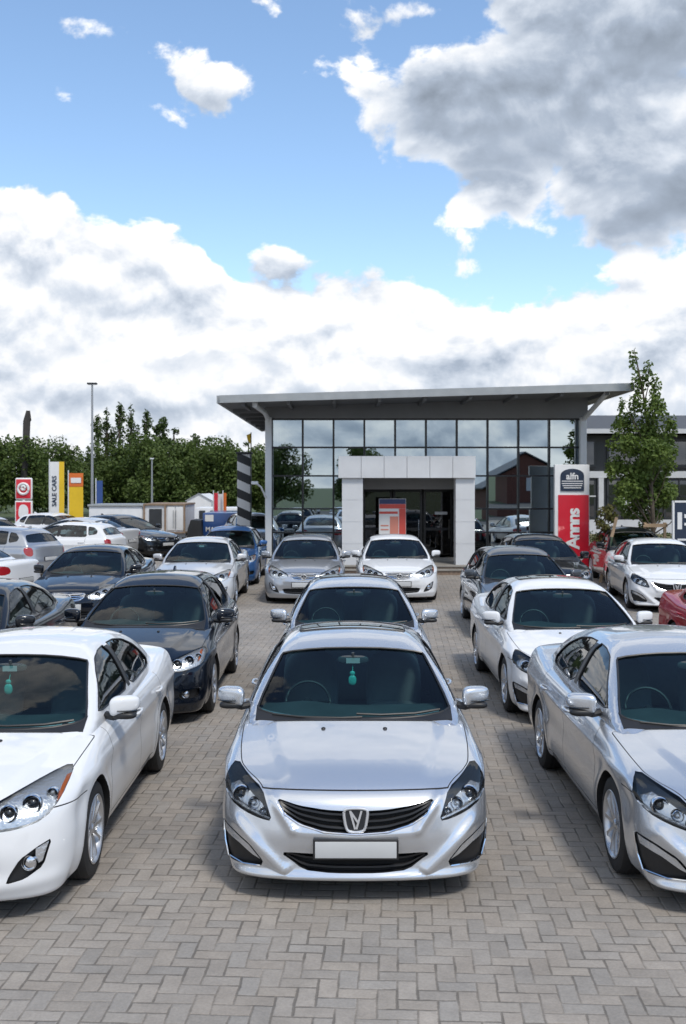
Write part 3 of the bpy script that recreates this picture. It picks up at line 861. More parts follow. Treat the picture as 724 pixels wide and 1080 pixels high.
def add_sunroof(root, P):
    top = P.pr['top']
    poly = chaikin([(-.43, 2.42), (.43, 2.42), (.45, 2.46), (.45, 2.86), (-.45, 2.86), (-.45, 2.46)], 1)
    m = MB(); vs, fs = patch(top, poly, .005, .012, .06); m.add(local(P, vs), fs, 0, True); o = m.build('sunroof', M_SUNROOF, root)
    m = MB(); m.tube([tuple(p) for p in local(P, top.pts(densify(poly, .05), .003))], .008, 6, closed=True); m.build('sunroof_frame', M_TRIM, o)
M_SUNROOF = mat('sunroof_glass', (.02, .025, .03), .04, coat=1, spec=.8)

def repaint(root, paint):
    for ch in KIDS.get(root.name, ()):
        for o in [ch] + list(KIDS.get(ch.name, ())):
            if o.name.split('.')[0] in PAINTED:
                o.material_slots[0].link = 'OBJECT'; o.material_slots[0].material = paint
# ------------------------------------------------------------------ camera, sun, sky
F_PX, CX, HY, EYE = 1130.0, 362.0, 510.0, 2.65        # measured once on the photograph, to set the lens
cam = bpy.data.cameras.new('camera'); cam_o = bpy.data.objects.new('camera', cam); COL.objects.link(cam_o); SC.camera = cam_o
cam.sensor_fit = 'AUTO'; cam.sensor_width = 36; cam.lens = F_PX / 1080 * 36; cam.shift_y = -30 / 1080
cam.clip_end = 6000; cam_o.location = (0, 0, EYE); cam_o.rotation_euler = (PI / 2, 0, 0)
cam.dof.use_dof = True; cam.dof.focus_distance = 9.0; cam.dof.aperture_fstop = 4.5
SUN_EL, SUN_AZ = math.radians(57), math.radians(152)   # azimuth clockwise from +Y: behind the camera, to the right
sl_ = bpy.data.lights.new('sun', 'SUN'); sl_.energy = 1.5; sl_.angle = math.radians(10.5); sl_.color = (1, .955, .89)
so = bpy.data.objects.new('sun', sl_); COL.objects.link(so)
sd = Vector((math.sin(SUN_AZ) * math.cos(SUN_EL), math.cos(SUN_AZ) * math.cos(SUN_EL), math.sin(SUN_EL)))
so.rotation_euler = sd.to_track_quat('Z', 'Y').to_euler(); so.location = sd * 60

def build_sky():
    W = bpy.data.worlds.new('World'); SC.world = W; W.use_nodes = True; nt = W.node_tree; nt.nodes.clear()
    out = nt.nodes.new('ShaderNodeOutputWorld'); bg = nt.nodes.new('ShaderNodeBackground'); STR = .15
    bg.inputs[1].default_value = STR; nt.links.new(bg.outputs[0], out.inputs[0])
    sky = nt.nodes.new('ShaderNodeTexSky'); sky.sky_type = 'NISHITA'; sky.sun_disc = False
    sky.sun_elevation = SUN_EL; sky.sun_rotation = SUN_AZ; sky.air_density = 1.0; sky.dust_density = .25; sky.ozone_density = 1.6
    tc = nt.nodes.new('ShaderNodeTexCoord'); sp = nt.nodes.new('ShaderNodeSeparateXYZ'); nt.links.new(tc.outputs['Generated'], sp.inputs[0])
    X, Y, Z = (V(nt, sp.outputs[i]) for i in range(3))
    az = X._m('ARCTAN2', Y); el = Z._m('ARCSINE')
    A = lambda px: math.atan2(px - CX, F_PX)
    E = lambda px, py: math.atan2(HY - py, math.hypot(F_PX, px - CX))
    bank = [(-60, 185), (0, 188), (35, 172), (65, 185), (95, 222), (150, 226), (205, 240), (238, 292), (280, 268), (330, 280), (400, 296), (470, 312), (560, 304), (615, 312), (660, 290), (724, 262), (800, 240)]
    fc = nt.nodes.new('ShaderNodeFloatCurve'); cu = fc.mapping.curves[0]
    a0, a1 = A(-60), A(800)
    pts = [((A(x) - a0) / (a1 - a0), E(x, y)) for x, y in bank]
    cu.points[0].location = pts[0]; cu.points[1].location = pts[-1]
    for p in pts[1:-1]: cu.points.new(*p)
    fc.mapping.update()
    nt.links.new(az.range(a0, a1).k, fc.inputs['Value']); top = V(nt, fc.outputs[0])
    big = [(580, 105, 185, 88), (690, 160, 120, 100), (465, 140, 98, 40), (525, 200, 62, 40), (650, 35, 170, 62), (435, 14, 75, 26)]
    small = [(226, 96, 34, 26), (198, 55, 16, 12), (296, 12, 24, 13), (30, 28, 44, 11), (490, 276, 20, 24), (-2, 108, 14, 16), (128, 197, 12, 6), (388, 22, 32, 22), (600, 245, 16, 8), (55, 75, 8, 10)]
    def blobs(lst, az, el):
        r = None
        for x, y, rx, ry in lst:
            u = (az - A(x)) * (F_PX / rx); v = (el - E(x, y)) * (F_PX / ry)
            d = (1.0 - (u * u + v * v).sqrt()) * (min(rx, ry) / F_PX / .04)
            r = d if r is None else r.max(d)
        return r
    def density(dv):
        e = el + dv if dv else el
        vec = combine(nt, X, Y, (Z + dv) * 1.35 if dv else Z * 1.35)
        n1 = noise(nt, vec, 9, 8, .58, .2); n2 = noise(nt, vec, 2.6, 2, .5)
        puff = (noise(nt, vec, 13, 2, .5) - .5).abs() * 2.0 - .2
        b = ((top - e) / .032 + .15).min(2.3)
        g = (blobs(big, az, e) + .12).min(2.2); s = (blobs(small, az, e) + .2).min(.6)
        R = az.abs().range(.42, .75, 0, 1, True).max(e.range(.52, .75, 0, 1, True))
        back = az.abs().range(1.1, 1.6, 0, 1, True) * e.range(.25, .6, 0, 1, True)  # unseen cloud cover added behind the camera to whiten the ambient light
        gen = ((n2 - .5) * 9.0 + e.range(.10, .5, -.45, -2.1) + back * 3.0).min(1.8) - (1.0 - R) * 5.0
        u = (az + .62) / .34; v = (e - .98) / .11
        gen = gen.max((1.0 - (u * u + v * v).sqrt()) * 2.2 + .1)
        u = (az - .12) / .55; v = (e - .60) / .12
        gen = gen.max((1.0 - (u * u + v * v).sqrt()) * 2.0 + .2)
        base = b.max(g).max(s).max(gen)
        det = (n1 - .5) * 4.2 + puff * 1.1
        det = det * (1.0 - g.max(0.0).min(1.0) * .35)
        return base + det, g, det
    D0, G0, det0 = density(0.0)
    D1, G1, det1 = density(.013)
    alpha = D0.range(.10, .42, 0, 1, True)
    lit = ((det0 - det1) * .34 + .685 + (D0 - D1).max(-.2).min(.8) * .22)
    cvec = combine(nt, X, Y, Z * 1.7); c0 = noise(nt, cvec, 6.5, 3, .5); c1 = noise(nt, combine(nt, X, Y, (Z + .03) * 1.7), 6.5, 3, .5)
    lit = lit + (c0 - c1) * 1.35
    thick = D0.range(.4, 2.6, .10, -.05)
    low = el.range(.02, .16, -.03, 0.0)
    grey = G0.range(-.25, .8, 0, .40, True)
    L = (lit + thick + low - grey * D0.range(.15, .7, 0.4, 1.0)).max(0.0).min(1.0)
    cr = nt.nodes.new('ShaderNodeValToRGB'); nt.links.new(L.k, cr.inputs[0]); el_ = cr.color_ramp.elements
    stops = [(0, (.17, .20, .245)), (.3, (.27, .315, .385)), (.55, (.44, .48, .54)), (.75, (.59, .605, .63)), (1, (.74, .738, .735))]
    el_[0].position = 0; el_[1].position = 1
    for p, c in stops[1:-1]: el_.new(p)
    for q, (p, c) in zip(sorted(el_, key=lambda q: q.position), stops): q.color = (*[v / 1.2 for v in c], 1)
    sc = nt.nodes.new('ShaderNodeVectorMath'); sc.operation = 'SCALE'; nt.links.new(cr.outputs[0], sc.inputs[0]); sc.inputs['Scale'].default_value = 1.2 / STR
    nt.links.new(mixrgb(nt, alpha, mixrgb(nt, 1.0, sky.outputs[0], (.83, .86, .865), 'MULTIPLY'), sc.outputs[0]), bg.inputs[0])
    W.cycles.sampling_method = 'MANUAL'; W.cycles.sample_map_resolution = 1024
build_sky()
vs_ = SC.view_settings; vs_.view_transform = 'Standard'; vs_.look = 'None'; vs_.exposure = 0.70; vs_.gamma = 1; vs_.use_curve_mapping = False
SC.cycles.max_bounces = 7; SC.cycles.transparent_max_bounces = 14; SC.cycles.glossy_bounces = 4; SC.cycles.caustics_reflective = False; SC.cycles.caustics_refractive = False

# ------------------------------------------------------------------ ground
def paver_material():
    m = bpy.data.materials.new('block_paving'); m.use_nodes = True; nt = m.node_tree; b = nt.nodes['Principled BSDF']
    tc = nt.nodes.new('ShaderNodeTexCoord'); mp = nt.nodes.new('ShaderNodeMapping'); nt.links.new(tc.outputs['Object'], mp.inputs[0])
    mp.inputs['Rotation'].default_value = (0, 0, math.radians(3.0))
    wob = nt.nodes.new('ShaderNodeTexNoise'); wob.inputs['Scale'].default_value = 5; nt.links.new(tc.outputs['Object'], wob.inputs['Vector'])
    sw = nt.nodes.new('ShaderNodeVectorMath'); sw.operation = 'SCALE'; sw.inputs['Scale'].default_value = .018; nt.links.new(wob.outputs['Color'], sw.inputs[0])
    ad = nt.nodes.new('ShaderNodeVectorMath'); ad.operation = 'ADD'; nt.links.new(mp.outputs[0], ad.inputs[0]); nt.links.new(sw.outputs[0], ad.inputs[1])
    sp = nt.nodes.new('ShaderNodeSeparateXYZ'); nt.links.new(ad.outputs[0], sp.inputs[0])
    S = .104
    x = V(nt, sp.outputs[0]) / S; y = V(nt, sp.outputs[1]) / S
    i = x.floor(); j = y.floor(); fx = x - i; fy = y - j
    k = (i - j).fmod(4.0); horiz = k.lt(1.5); k2 = k.gt(1.5) * k.lt(2.5); k1 = k.gt(.5) * k.lt(1.5)
    u = fx + k1 * horiz; v = fy + k2                       # block-local coordinates, long side 0..2
    lon = u * horiz + v * (1.0 - horiz); sho = fy * horiz + fx * (1.0 - horiz)
    d = lon.min(2.0 - lon).min(sho.min(1.0 - sho))         # distance to the block's edge, in cells
    bi = i - k1 * horiz; bj = j - k2
    wn = nt.nodes.new('ShaderNodeTexWhiteNoise'); wn.noise_dimensions = '3D'; nt.links.new(combine(nt, bi, bj, horiz), wn.inputs['Vector'])
    sc = nt.nodes.new('ShaderNodeSeparateColor'); nt.links.new(wn.outputs['Color'], sc.inputs[0]); r1, r2, r3 = (V(nt, sc.outputs[q]) for q in range(3))
    gr = noise(nt, tc.outputs['Object'], 60, 6, .7); st = noise(nt, tc.outputs['Object'], .55, 6, .6); md = noise(nt, tc.outputs['Object'], 6, 4, .6)
    jd = noise(nt, tc.outputs['Object'], 3.2, 4, .6)
    joint = (d + (gr - .5) * .07 - jd.range(.35, .65, .035, -.02)).range(.015, .07, 1, 0, True)
    tone = mixrgb(nt, r1, (.318, .283, .246), (.292, .272, .248))
    tone = mixrgb(nt, r2.range(.75, 1, 0, .3), tone, (.335, .295, .248))
    val = (r3 * .15 + .925) * (gr * .7 + .65) * st.range(.3, .7, .80, 1.12) * md.range(.3, .7, .90, 1.08)
    hs = nt.nodes.new('ShaderNodeHueSaturation'); nt.links.new(tone, hs.inputs['Color']); nt.links.new(val.k, hs.inputs['Value'])
    # joints: sand in places, dark moss and grit in others
    jc = mixrgb(nt, jd.range(.42, .66), (.06, .053, .044), (.23, .20, .165))
    col = mixrgb(nt, joint * .58, hs.outputs[0], jc)
    oil = noise(nt, tc.outputs['Object'], .9, 3, .5)
    col = mixrgb(nt, oil.range(.68, .80, 0, .35), col, (.10, .096, .09))
    nt.links.new(col, b.inputs['Base Color']); nt.links.new((gr * .2 + .66).k, b.inputs['Roughness']); b.inputs['Specular IOR Level'].default_value = .22
    h = d.range(0, .12, 0, 1, True) * .004 + gr * .0012 + r3 * .0016
    bp = nt.nodes.new('ShaderNodeBump'); bp.inputs['Strength'].default_value = .9; bp.inputs['Distance'].default_value = 1.0
    nt.links.new(h.k, bp.inputs['Height']); nt.links.new(bp.outputs[0], b.inputs['Normal'])
    return m
M_GRASS = mat('rough_grass', (.06, .085, .03), .9, vary=.4, vscale=.6, bump=.3)
g = MB(); g.add([(-3000, -3000, 0), (3000, -3000, 0), (3000, 3000, 0), (-3000, 3000, 0)], [(0, 1, 2, 3)]); g.build('ground', M_GRASS, kind='structure')
g = MB(); g.add([(-45, -14, .004), (30, -14, .004), (30, 60, .004), (-45, 60, .004)], [(0, 1, 2, 3)]); g.build('pavement', paver_material(), kind='structure')
M_ASPH = mat('asphalt', (.055, .055, .057), .85, vary=.2, bump=.3)
g = MB(); g.add([(-80, -24, .004), (80, -24, .004), (80, -14.2, .004), (-80, -14.2, .004)], [(0, 1, 2, 3)]); g.build('road', M_ASPH, kind='structure')

# ------------------------------------------------------------------ foliage
def leaf_material(name, dark, light, trans=.25):
    m = bpy.data.materials.new(name); m.use_nodes = True; nt = m.node_tree; b = nt.nodes['Principled BSDF']
    ge = nt.nodes.new('ShaderNodeNewGeometry'); r = V(nt, ge.outputs['Random Per Island'])
    tc = nt.nodes.new('ShaderNodeTexCoord'); n = noise(nt, tc.outputs['Object'], 1.1, 3)
    f = r * .55 + n.range(.3, .7, 0, .45)
    nt.links.new(mixrgb(nt, f, dark, light), b.inputs['Base Color']); b.inputs['Roughness'].default_value = .55; b.inputs['Specular IOR Level'].default_value = .3
    o = nt.nodes['Material Output']; t = nt.nodes.new('ShaderNodeBsdfTranslucent')
    nt.links.new(mixrgb(nt, f, tuple(c * 1.3 for c in dark), tuple(c * 1.3 for c in light)), t.inputs[0])
    mx = nt.nodes.new('ShaderNodeMixShader'); mx.inputs[0].default_value = trans
    nt.links.new(b.outputs[0], mx.inputs[1]); nt.links.new(t.outputs[0], mx.inputs[2]); nt.links.new(mx.outputs[0], o.inputs[0])
    return m
M_LEAF_FAR = leaf_material('leaf_far', (.040, .070, .014), (.120, .165, .038))
M_LEAF_POP = leaf_material('leaf_poplar', (.032, .058, .014), (.090, .130, .034))
M_LEAF_MAPLE = leaf_material('leaf_maple', (.055, .098, .020), (.165, .225, .050), .35)
M_LEAF_HEDGE = leaf_material('leaf_hedge', (.025, .050, .012), (.075, .110, .028))
M_LEAF_RED = leaf_material('leaf_copper', (.09, .06, .02), (.11, .13, .03))
M_BARK = mat('bark', (.085, .068, .05), .9, vary=.35, vscale=8, bump=.5)
M_TIMBER = mat('stake_timber', (.38, .27, .17), .8, vary=.25, vscale=5)

def leaves(mb, clumps, n, size, rnd, aspect=.62):
    """n leaf faces spread through clumps (centre, radii), thicker towards each clump's skin"""
    wts = [c[1][0] * c[1][1] * c[1][2] for c in clumps]; tot = sum(wts)
    for (c, r), w in zip(clumps, wts):
        for _ in range(max(6, int(n * w / tot))):
            d = Vector((rnd.gauss(0, 1), rnd.gauss(0, 1), rnd.gauss(0, 1))).normalized(); q = rnd.random() ** .45
            p = Vector((c[0] + d.x * r[0] * q, c[1] + d.y * r[1] * q, c[2] + d.z * r[2] * q))
            nrm = (d * .6 + Vector((rnd.gauss(0, .6), rnd.gauss(0, .6), rnd.gauss(.45, .6)))).normalized()
            t = nrm.cross(Vector((rnd.gauss(0, 1), rnd.gauss(0, 1), rnd.gauss(0, 1)))).normalized(); b = nrm.cross(t)
            s = size * rnd.uniform(.6, 1.25); a = s * aspect
            fold = nrm * s * .12
            mb.add([p - t * s * .5, p + b * a * .5 + fold, p + t * s * .5, p - b * a * .5 + fold], [(0, 1, 2, 3)])

def tree_meshes(seed, h, w, kind, nleaf, lsize, leafm):
    rnd = random.Random(seed); tr = MB(); cr = MB(); cl = []
    tr.tube([(0, 0, -.1), (.02 * h, .01 * h, h * .3), (.0, .02 * h, h * .6), (.01 * h, 0, h * .93)], [h * .022, h * .017, h * .011, h * .003], 8)
    if kind == 'round':
        for k in range(20):
            a = rnd.uniform(0, 2 * PI); z = rnd.uniform(.22, .95); rad = w * .5 * math.sqrt(max(.05, 1 - ((z - .5) / .52) ** 2)) * rnd.uniform(.35, .85)
            s = w * rnd.uniform(.13, .24); cl.append(((rad * math.cos(a), rad * math.sin(a), z * h), (s, s, s * rnd.uniform(.7, 1.05))))
        cl.append(((0, 0, h * .5), (w * .33, w * .33, h * .32)))
    elif kind == 'poplar':
        for k in range(22):
            z = rnd.uniform(.12, .97); a = rnd.uniform(0, 2 * PI); rad = w * .5 * math.sin(PI * min(1, (z * .85 + .12))) ** .8 * rnd.uniform(.1, .7)
            s = w * rnd.uniform(.16, .26) * (1.15 - z * .75); cl.append(((rad * math.cos(a), rad * math.sin(a), z * h), (s, s, s * 2.1)))
    else:
        for k in range(26):
            z = rnd.uniform(.04, .95); rad = w * .5 * (1 - z) ** .8 * rnd.uniform(.3, 1); a = rnd.uniform(0, 2 * PI)
            s = w * rnd.uniform(.10, .18) * (1.2 - z * .7); cl.append(((rad * math.cos(a), rad * math.sin(a), z * h), (s, s, s * .9)))
        cl.append(((0, 0, h * .45), (w * .2, w * .2, h * .42)))
    for (c, r) in cl[::2]:
        z0 = max(.15 * h, c[2] - r[2] - .1 * h); tr.tube([(0, 0, z0), (c[0] * .5, c[1] * .5, (z0 + c[2]) / 2), c], [h * .008, h * .005, h * .002], 5)
    leaves(cr, cl, nleaf, lsize, rnd)
    return tr.mesh('trunk', M_BARK), cr.mesh('crown', leafm, fix=False)

def plant_tree(name, meshes, x, y, s, label, group, sz=1.0):
    o = empty(name, (x, y, 0), rng.uniform(0, 6.28), label, 'tree', group); o.scale = (s, s, s * sz)
    child('trunk', meshes[0], o); child('crown', meshes[1], o); return o
# ------------------------------------------------------------------ showroom
M_WHITE = mat('white_cladding', (.62, .63, .64), .38, vary=.05, vscale=1.5)
M_GREYW = mat('grey_render', (.21, .215, .22), .7, vary=.08, vscale=1.2)
M_ROOFE = mat('roof_edge', (.36, .375, .375), .45, .3, vary=.08)
M_SOFF = mat('soffit_grey', (.15, .155, .16), .7, vary=.12, vscale=2)
M_STEEL = mat('mullion_black', (.012, .013, .015), .35, vary=.2)
M_WSTEEL = mat('white_steel', (.66, .68, .69), .35, vary=.04)
M_DARKD = mat('dark_door', (.010, .011, .013), .25, vary=.2)
M_STEP = mat('step_stone', (.24, .225, .20), .75, vary=.15, bump=.2)
M_BRICK2 = mat('step_brick', (.23, .165, .12), .8, vary=.3, vscale=14, bump=.3)
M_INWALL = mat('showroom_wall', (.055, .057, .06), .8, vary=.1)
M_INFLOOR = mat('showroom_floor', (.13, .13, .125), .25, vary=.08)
M_FGLASS = glass_mat('facade_glass', (.34, .44, .46), .52, (.82, .94, 1.0))
FY = 33.5
def sx(px, d=FY): return (px - CX) * d / F_PX
def sz(py, d=FY): return EYE + (HY - py) * d / F_PX

def showroom():
    B = empty('car_showroom', (2.6, FY, 0), 0, 'glass fronted car showroom with a slanting flat roof and a square white entrance porch', 'building')
    ox, oy = 2.6, FY
    def put(nm, m, mats, parent=B, **k): 
        m.v = [(a - ox, b - oy, c) for a, b, c in m.v] if parent is B else m.v
        return m.build(nm, mats, parent, **k)
    x0, x1 = sx(287), sx(612); n = 10; pw = (x1 - x0) / n; back = 47.0
    rows = [.36, 1.12, 1.86, 2.89, 3.78, 4.66]
    m = MB(); m.box(x0 - .25, x1 + .25, back, back + .25, 0, 5.3); m.box(x0 - .25, x0 - .02, FY + 6, back, 0, 5.3); m.box(x1 + .02, x1 + .25, FY + .25, back, 0, 5.3)
    put('wall', m, M_GREYW)
    # left return is glazed for six metres
    for i in range(4):
        m = MB(); m.box(x0 - .145, x0 - .135, FY + .2 + i * 1.45, FY + .2 + i * 1.45 + 1.40, .36, 4.6); put('side_pane', m, M_FGLASS)
    m = MB()
    for i in range(5): m.box(x0 - .18, x0 - .10, FY + .16 + i * 1.45, FY + .23 + i * 1.45, .36, 4.66)
    for z in rows: m.box(x0 - .172, x0 - .108, FY + .2, FY + 6, z - .025, z + .025)
    put('side_frame', m, M_STEEL)
    m = MB(); m.box(x0 - .22, x1 + .22, FY - .12, FY + .3, 4.685, 5.42); put('fascia', m, M_GREYW)
    m = MB(); m.box(x0 - .06, x1 + .06, FY - .1, FY + .2, 0, .335); put('plinth', m, M_STEP)
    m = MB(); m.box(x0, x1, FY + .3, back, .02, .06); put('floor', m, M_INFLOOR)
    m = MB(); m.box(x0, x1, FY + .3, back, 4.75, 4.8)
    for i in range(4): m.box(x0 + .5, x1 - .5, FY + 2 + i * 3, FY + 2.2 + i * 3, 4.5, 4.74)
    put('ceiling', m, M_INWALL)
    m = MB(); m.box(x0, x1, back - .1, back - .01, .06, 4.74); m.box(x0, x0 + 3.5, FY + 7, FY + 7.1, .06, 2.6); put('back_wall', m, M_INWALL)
    porch = (sx(357, 31.8), sx(502, 31.8))
    dx0, dx1 = sx(383, 33.5), sx(481, 33.5)
    # panes, each with the slight tilt real glazing has
    rn = random.Random(3)
    for c in range(n):
        for r in range(5):
            a0, a1 = x0 + c * pw + .03, x0 + (c + 1) * pw - .03; z0, z1 = rows[r] + .025, rows[r + 1] - .025
            if r < 3 and a1 > dx0 - .05 and a0 < dx1 + .05:
                if a0 < dx0 - .1: a1 = dx0 - .1
                elif a1 > dx1 + .1: a0 = dx1 + .1
                else: continue
            m = MB(); w, h = (a1 - a0) / 2, (z1 - z0) / 2
            m.add([(-w, 0, -h), (w, 0, -h), (w, 0, h), (-w, 0, h)], [(0, 1, 2, 3)])
            o = m.build('window_pane', M_FGLASS, B, (a0 + w - ox, .05, z0 + h), fix=False)
            o.rotation_euler = (math.radians(rn.gauss(0, .28)), 0, math.radians(rn.gauss(0, .28)))
    for c in range(n + 1):
        x = x0 + c * pw; m = MB(); lo = .335 if not (dx0 < x < dx1) else 2.89
        m.box(x - .03, x + .03, FY - .04, FY + .12, lo, 4.685); put('mullion', m, M_STEEL)
    for r in rows:
        m = MB()
        if r < 2.8:
            m.box(x0, dx0, FY - .034, FY + .112, r - .025, r + .025); m.box(dx1, x1, FY - .034, FY + .112, r - .025, r + .025)
        else: m.box(x0, x1, FY - .034, FY + .112, r - .025, r + .025)
        put('transom', m, M_STEEL)
    # roof: one slab tipped up to the right, thin at its edge, with rafters under the overhang
    rx0, rx1, ry0, ry1 = sx(232, 31), sx(666, 31), 31.0, 48.0; za, zb = sz(419, 31), sz(406, 31)
    m = MB(); m.add([(rx0, ry0, za), (rx1, ry0, zb), (rx1, ry1, zb), (rx0, ry1, za), (rx0, ry0, za - .16), (rx1, ry0, zb - .16), (rx1, ry1, zb - .16), (rx0, ry1, za - .16)],
        [(0, 1, 2, 3), (7, 6, 5, 4), (0, 4, 5, 1), (1, 5, 6, 2), (2, 6, 7, 3), (3, 7, 4, 0)])
    rf = put('roof', m, M_SOFF)
    m = MB()
    for (a, b) in (((rx0, ry0 - .05, za + .0), (rx1, ry0 - .05, zb + .0)), ((rx0 - .05, ry0, za), (rx0 - .05, ry1, za)), ((rx1 + .05, ry0, zb), (rx1 + .05, ry1, zb))):
        m.bar((a[0], a[1], a[2] - .06), (b[0], b[1], b[2] - .06), .08, .22)
    m.v = [(a - ox, b - oy, c) for a, b, c in m.v]; m.build('gutter', M_ROOFE, rf)
    for i in range(9):
        t = (i + .5) / 9; x = rx0 + (rx1 - rx0) * t; z = za + (zb - za) * t - .20
        m = MB(); m.bar((x, ry0 + .1, z), (x, ry0 + 2.4, z), .09, .12); m.v = [(a - ox, b - oy, c) for a, b, c in m.v]; m.build('rafter', M_SOFF, rf)
    for i in range(6):
        y = 33.8 + i * 2.2; m = MB(); m.bar((rx0 + .1, y, za - .20), (x0 - .26, y, za - .17), .09, .12); m.v = [(a - ox, b - oy, c) for a, b, c in m.v]; m.build('rafter', M_SOFF, rf)
    # corner columns and raking struts
    for x, top, s in ((sx(283.5, 33.2), za, -1), (sx(615, 33.2), zb, 1)):
        m = MB(); m.box(x - .10, x + .10, 33.1, 33.3, 0, 4.7, 0, .02); put('column', m, M_WSTEEL)
        m = MB(); m.tube([(x, 33.2, 4.62), (x + s * .08, 32.6, 4.82), (x + s * .26, 31.25, top - .22)], .075, 10); m.tube([(x + s * .26, 31.25, top - .26), (x + s * .26, 31.25, top - .1)], .085, 10); put('strut', m, M_WSTEEL)
    # porch
    zt_, zb_ = sz(481, 31.8), sz(504, 31.8)
    m = MB(); k = 6; w = (porch[1] - porch[0]) / k
    for i in range(k): m.box(porch[0] + i * w + .006, porch[0] + (i + 1) * w - .006, 31.8, 31.86, zb_, zt_)
    m.box(porch[0] + .004, porch[1] - .004, 31.856, FY - .12, zb_ + .004, zt_ - .004); put('porch_canopy', m, M_WHITE)
    for a, b in ((361, 383), (481, 501)):
        m = MB(); xa, xb = sx(a, 31.9), sx(b, 31.9)
        zz = np.linspace(.2, zb_ - .002, 5)
        for i in range(4): m.box(xa, xb, 31.9, 32.5, zz[i] + .006, zz[i + 1] - .006)
        m.box(xa + .01, xb - .01, 31.91, 32.49, .2, zb_ - .003); put('porch_column', m, M_WHITE)
    m = MB(); m.box(sx(384, 33.2), sx(480, 33.2), 33.15, 33.3, 2.47, 2.84); put('door_header', m, M_GREYW)
    m = MB(); m.box(dx0 - .1, dx1 + .1, 34.9, 35.0, .2, 2.84); m.box(dx0 - .12, dx0 - .04, 33.4, 35, .2, 2.84); m.box(dx1 + .04, dx1 + .12, 33.4, 35, .2, 2.84); m.box(dx0, dx1, 33.4, 35, 2.842, 2.87); put('entrance_recess', m, M_DARKD)
    for i in range(3):
        w = (dx1 - dx0) / 3; a = dx0 + i * w
        m = MB()
        for q in ((a + .02, a + .09, .2, 2.45), (a + w - .09, a + w - .02, .2, 2.45)): m.box(q[0], q[1], 34.3, 34.37, q[2], q[3])
        for z in (.2, 1.15, 2.38): m.box(a + .09, a + w - .09, 34.3, 34.37, z, z + .08)
        o = put('door', m, M_STEEL)
        m = MB(); m.add([(a + .09 - ox, 34.33 - oy, .28), (a + w - .09 - ox, 34.33 - oy, .28), (a + w - .09 - ox, 34.33 - oy, 2.4), (a + .09 - ox, 34.33 - oy, 2.4)], [(0, 1, 2, 3)]); m.build('door_glass', M_DGLASS, o, fix=False)
        m = MB(); m.bar((a + w - .14 - ox, 34.25 - oy, .9), (a + w - .14 - ox, 34.25 - oy, 1.5), .03); m.build('handle', M_CHROME, o)
    m = MB(); m.box(sx(459, 34.2), sx(472, 34.2), 34.22, 34.26, 1.66, 1.75); put('door_sign', m, M_WSTEEL)
    m = MB(); m.box(sx(357, 31), sx(540, 31), 31.0, 33.38, .004, .12); m.box(sx(357, 31), sx(540, 31), 31.45, 33.38, .12, .2); put('step', m, M_BRICK2)
    m = MB(); m.box(sx(357, 31) - .02, sx(540, 31) + .02, 30.97, 31.45, .121, .15); m.box(sx(357, 31) - .02, sx(540, 31) + .02, 31.42, 33.39, .201, .23); put('step_tread', m, M_STEP)
    # wall lamp beside the left column
    m = MB(); m.tube([(sx(281, 33.1), 33.05, 2.2), (sx(276, 33.1), 32.9, 2.55), (sx(270, 33.1), 32.8, 2.68)], .03, 8); m.box(sx(266, 33), sx(273, 33), 32.7, 32.95, 2.62, 2.72, 0, .02); put('wall_lamp', m, M_WSTEEL)
M_DGLASS = glass_mat('door_glass_dark', (.12, .13, .135), .05)
showroom()

# banner standing in the porch
M_BWHITE = mat('banner_white', (.66, .66, .65), .5); M_BRED = mat('banner_red', (.55, .07, .05), .5); M_BNAVY = mat('banner_navy', (.025, .04, .11), .5); M_BSALM = mat('banner_salmon', (.58, .22, .16), .5)
B = empty('banner_stand', (sx(414.5, 32.4), 32.6, .23), 0, 'white and red pull-up banner standing inside the white porch', 'banner')
m = MB(); m.box(-.41, .41, -.012, .0, .06, 1.96); m.build('panel', M_BWHITE, B)
m = MB(); m.box(-.40, .40, -.018, -.0135, 1.80, 1.95); m.build('navy_band', M_BNAVY, B)
m = MB(); m.box(-.40, .40, -.018, -.0135, 1.66, 1.795); m.box(.20, .40, -.018, -.0135, .2, 1.655); m.box(-.40, .16, -.018, -.0135, 1.50, 1.57); m.build('red_field', M_BRED, B)
m = MB(); m.box(-.08, .18, -.018, -.0135, .75, 1.42); m.box(-.36, -.12, -.018, -.0135, 1.0, 1.04); m.box(-.36, -.12, -.018, -.0135, 1.12, 1.16); m.build('picture', M_BSALM, B)
m = MB(); m.box(-.43, .43, -.10, .10, 0, .06, 0, .01); m.box(-.01, .01, .01, .03, .05, 1.95); m.build('foot', M_WSTEEL, B)

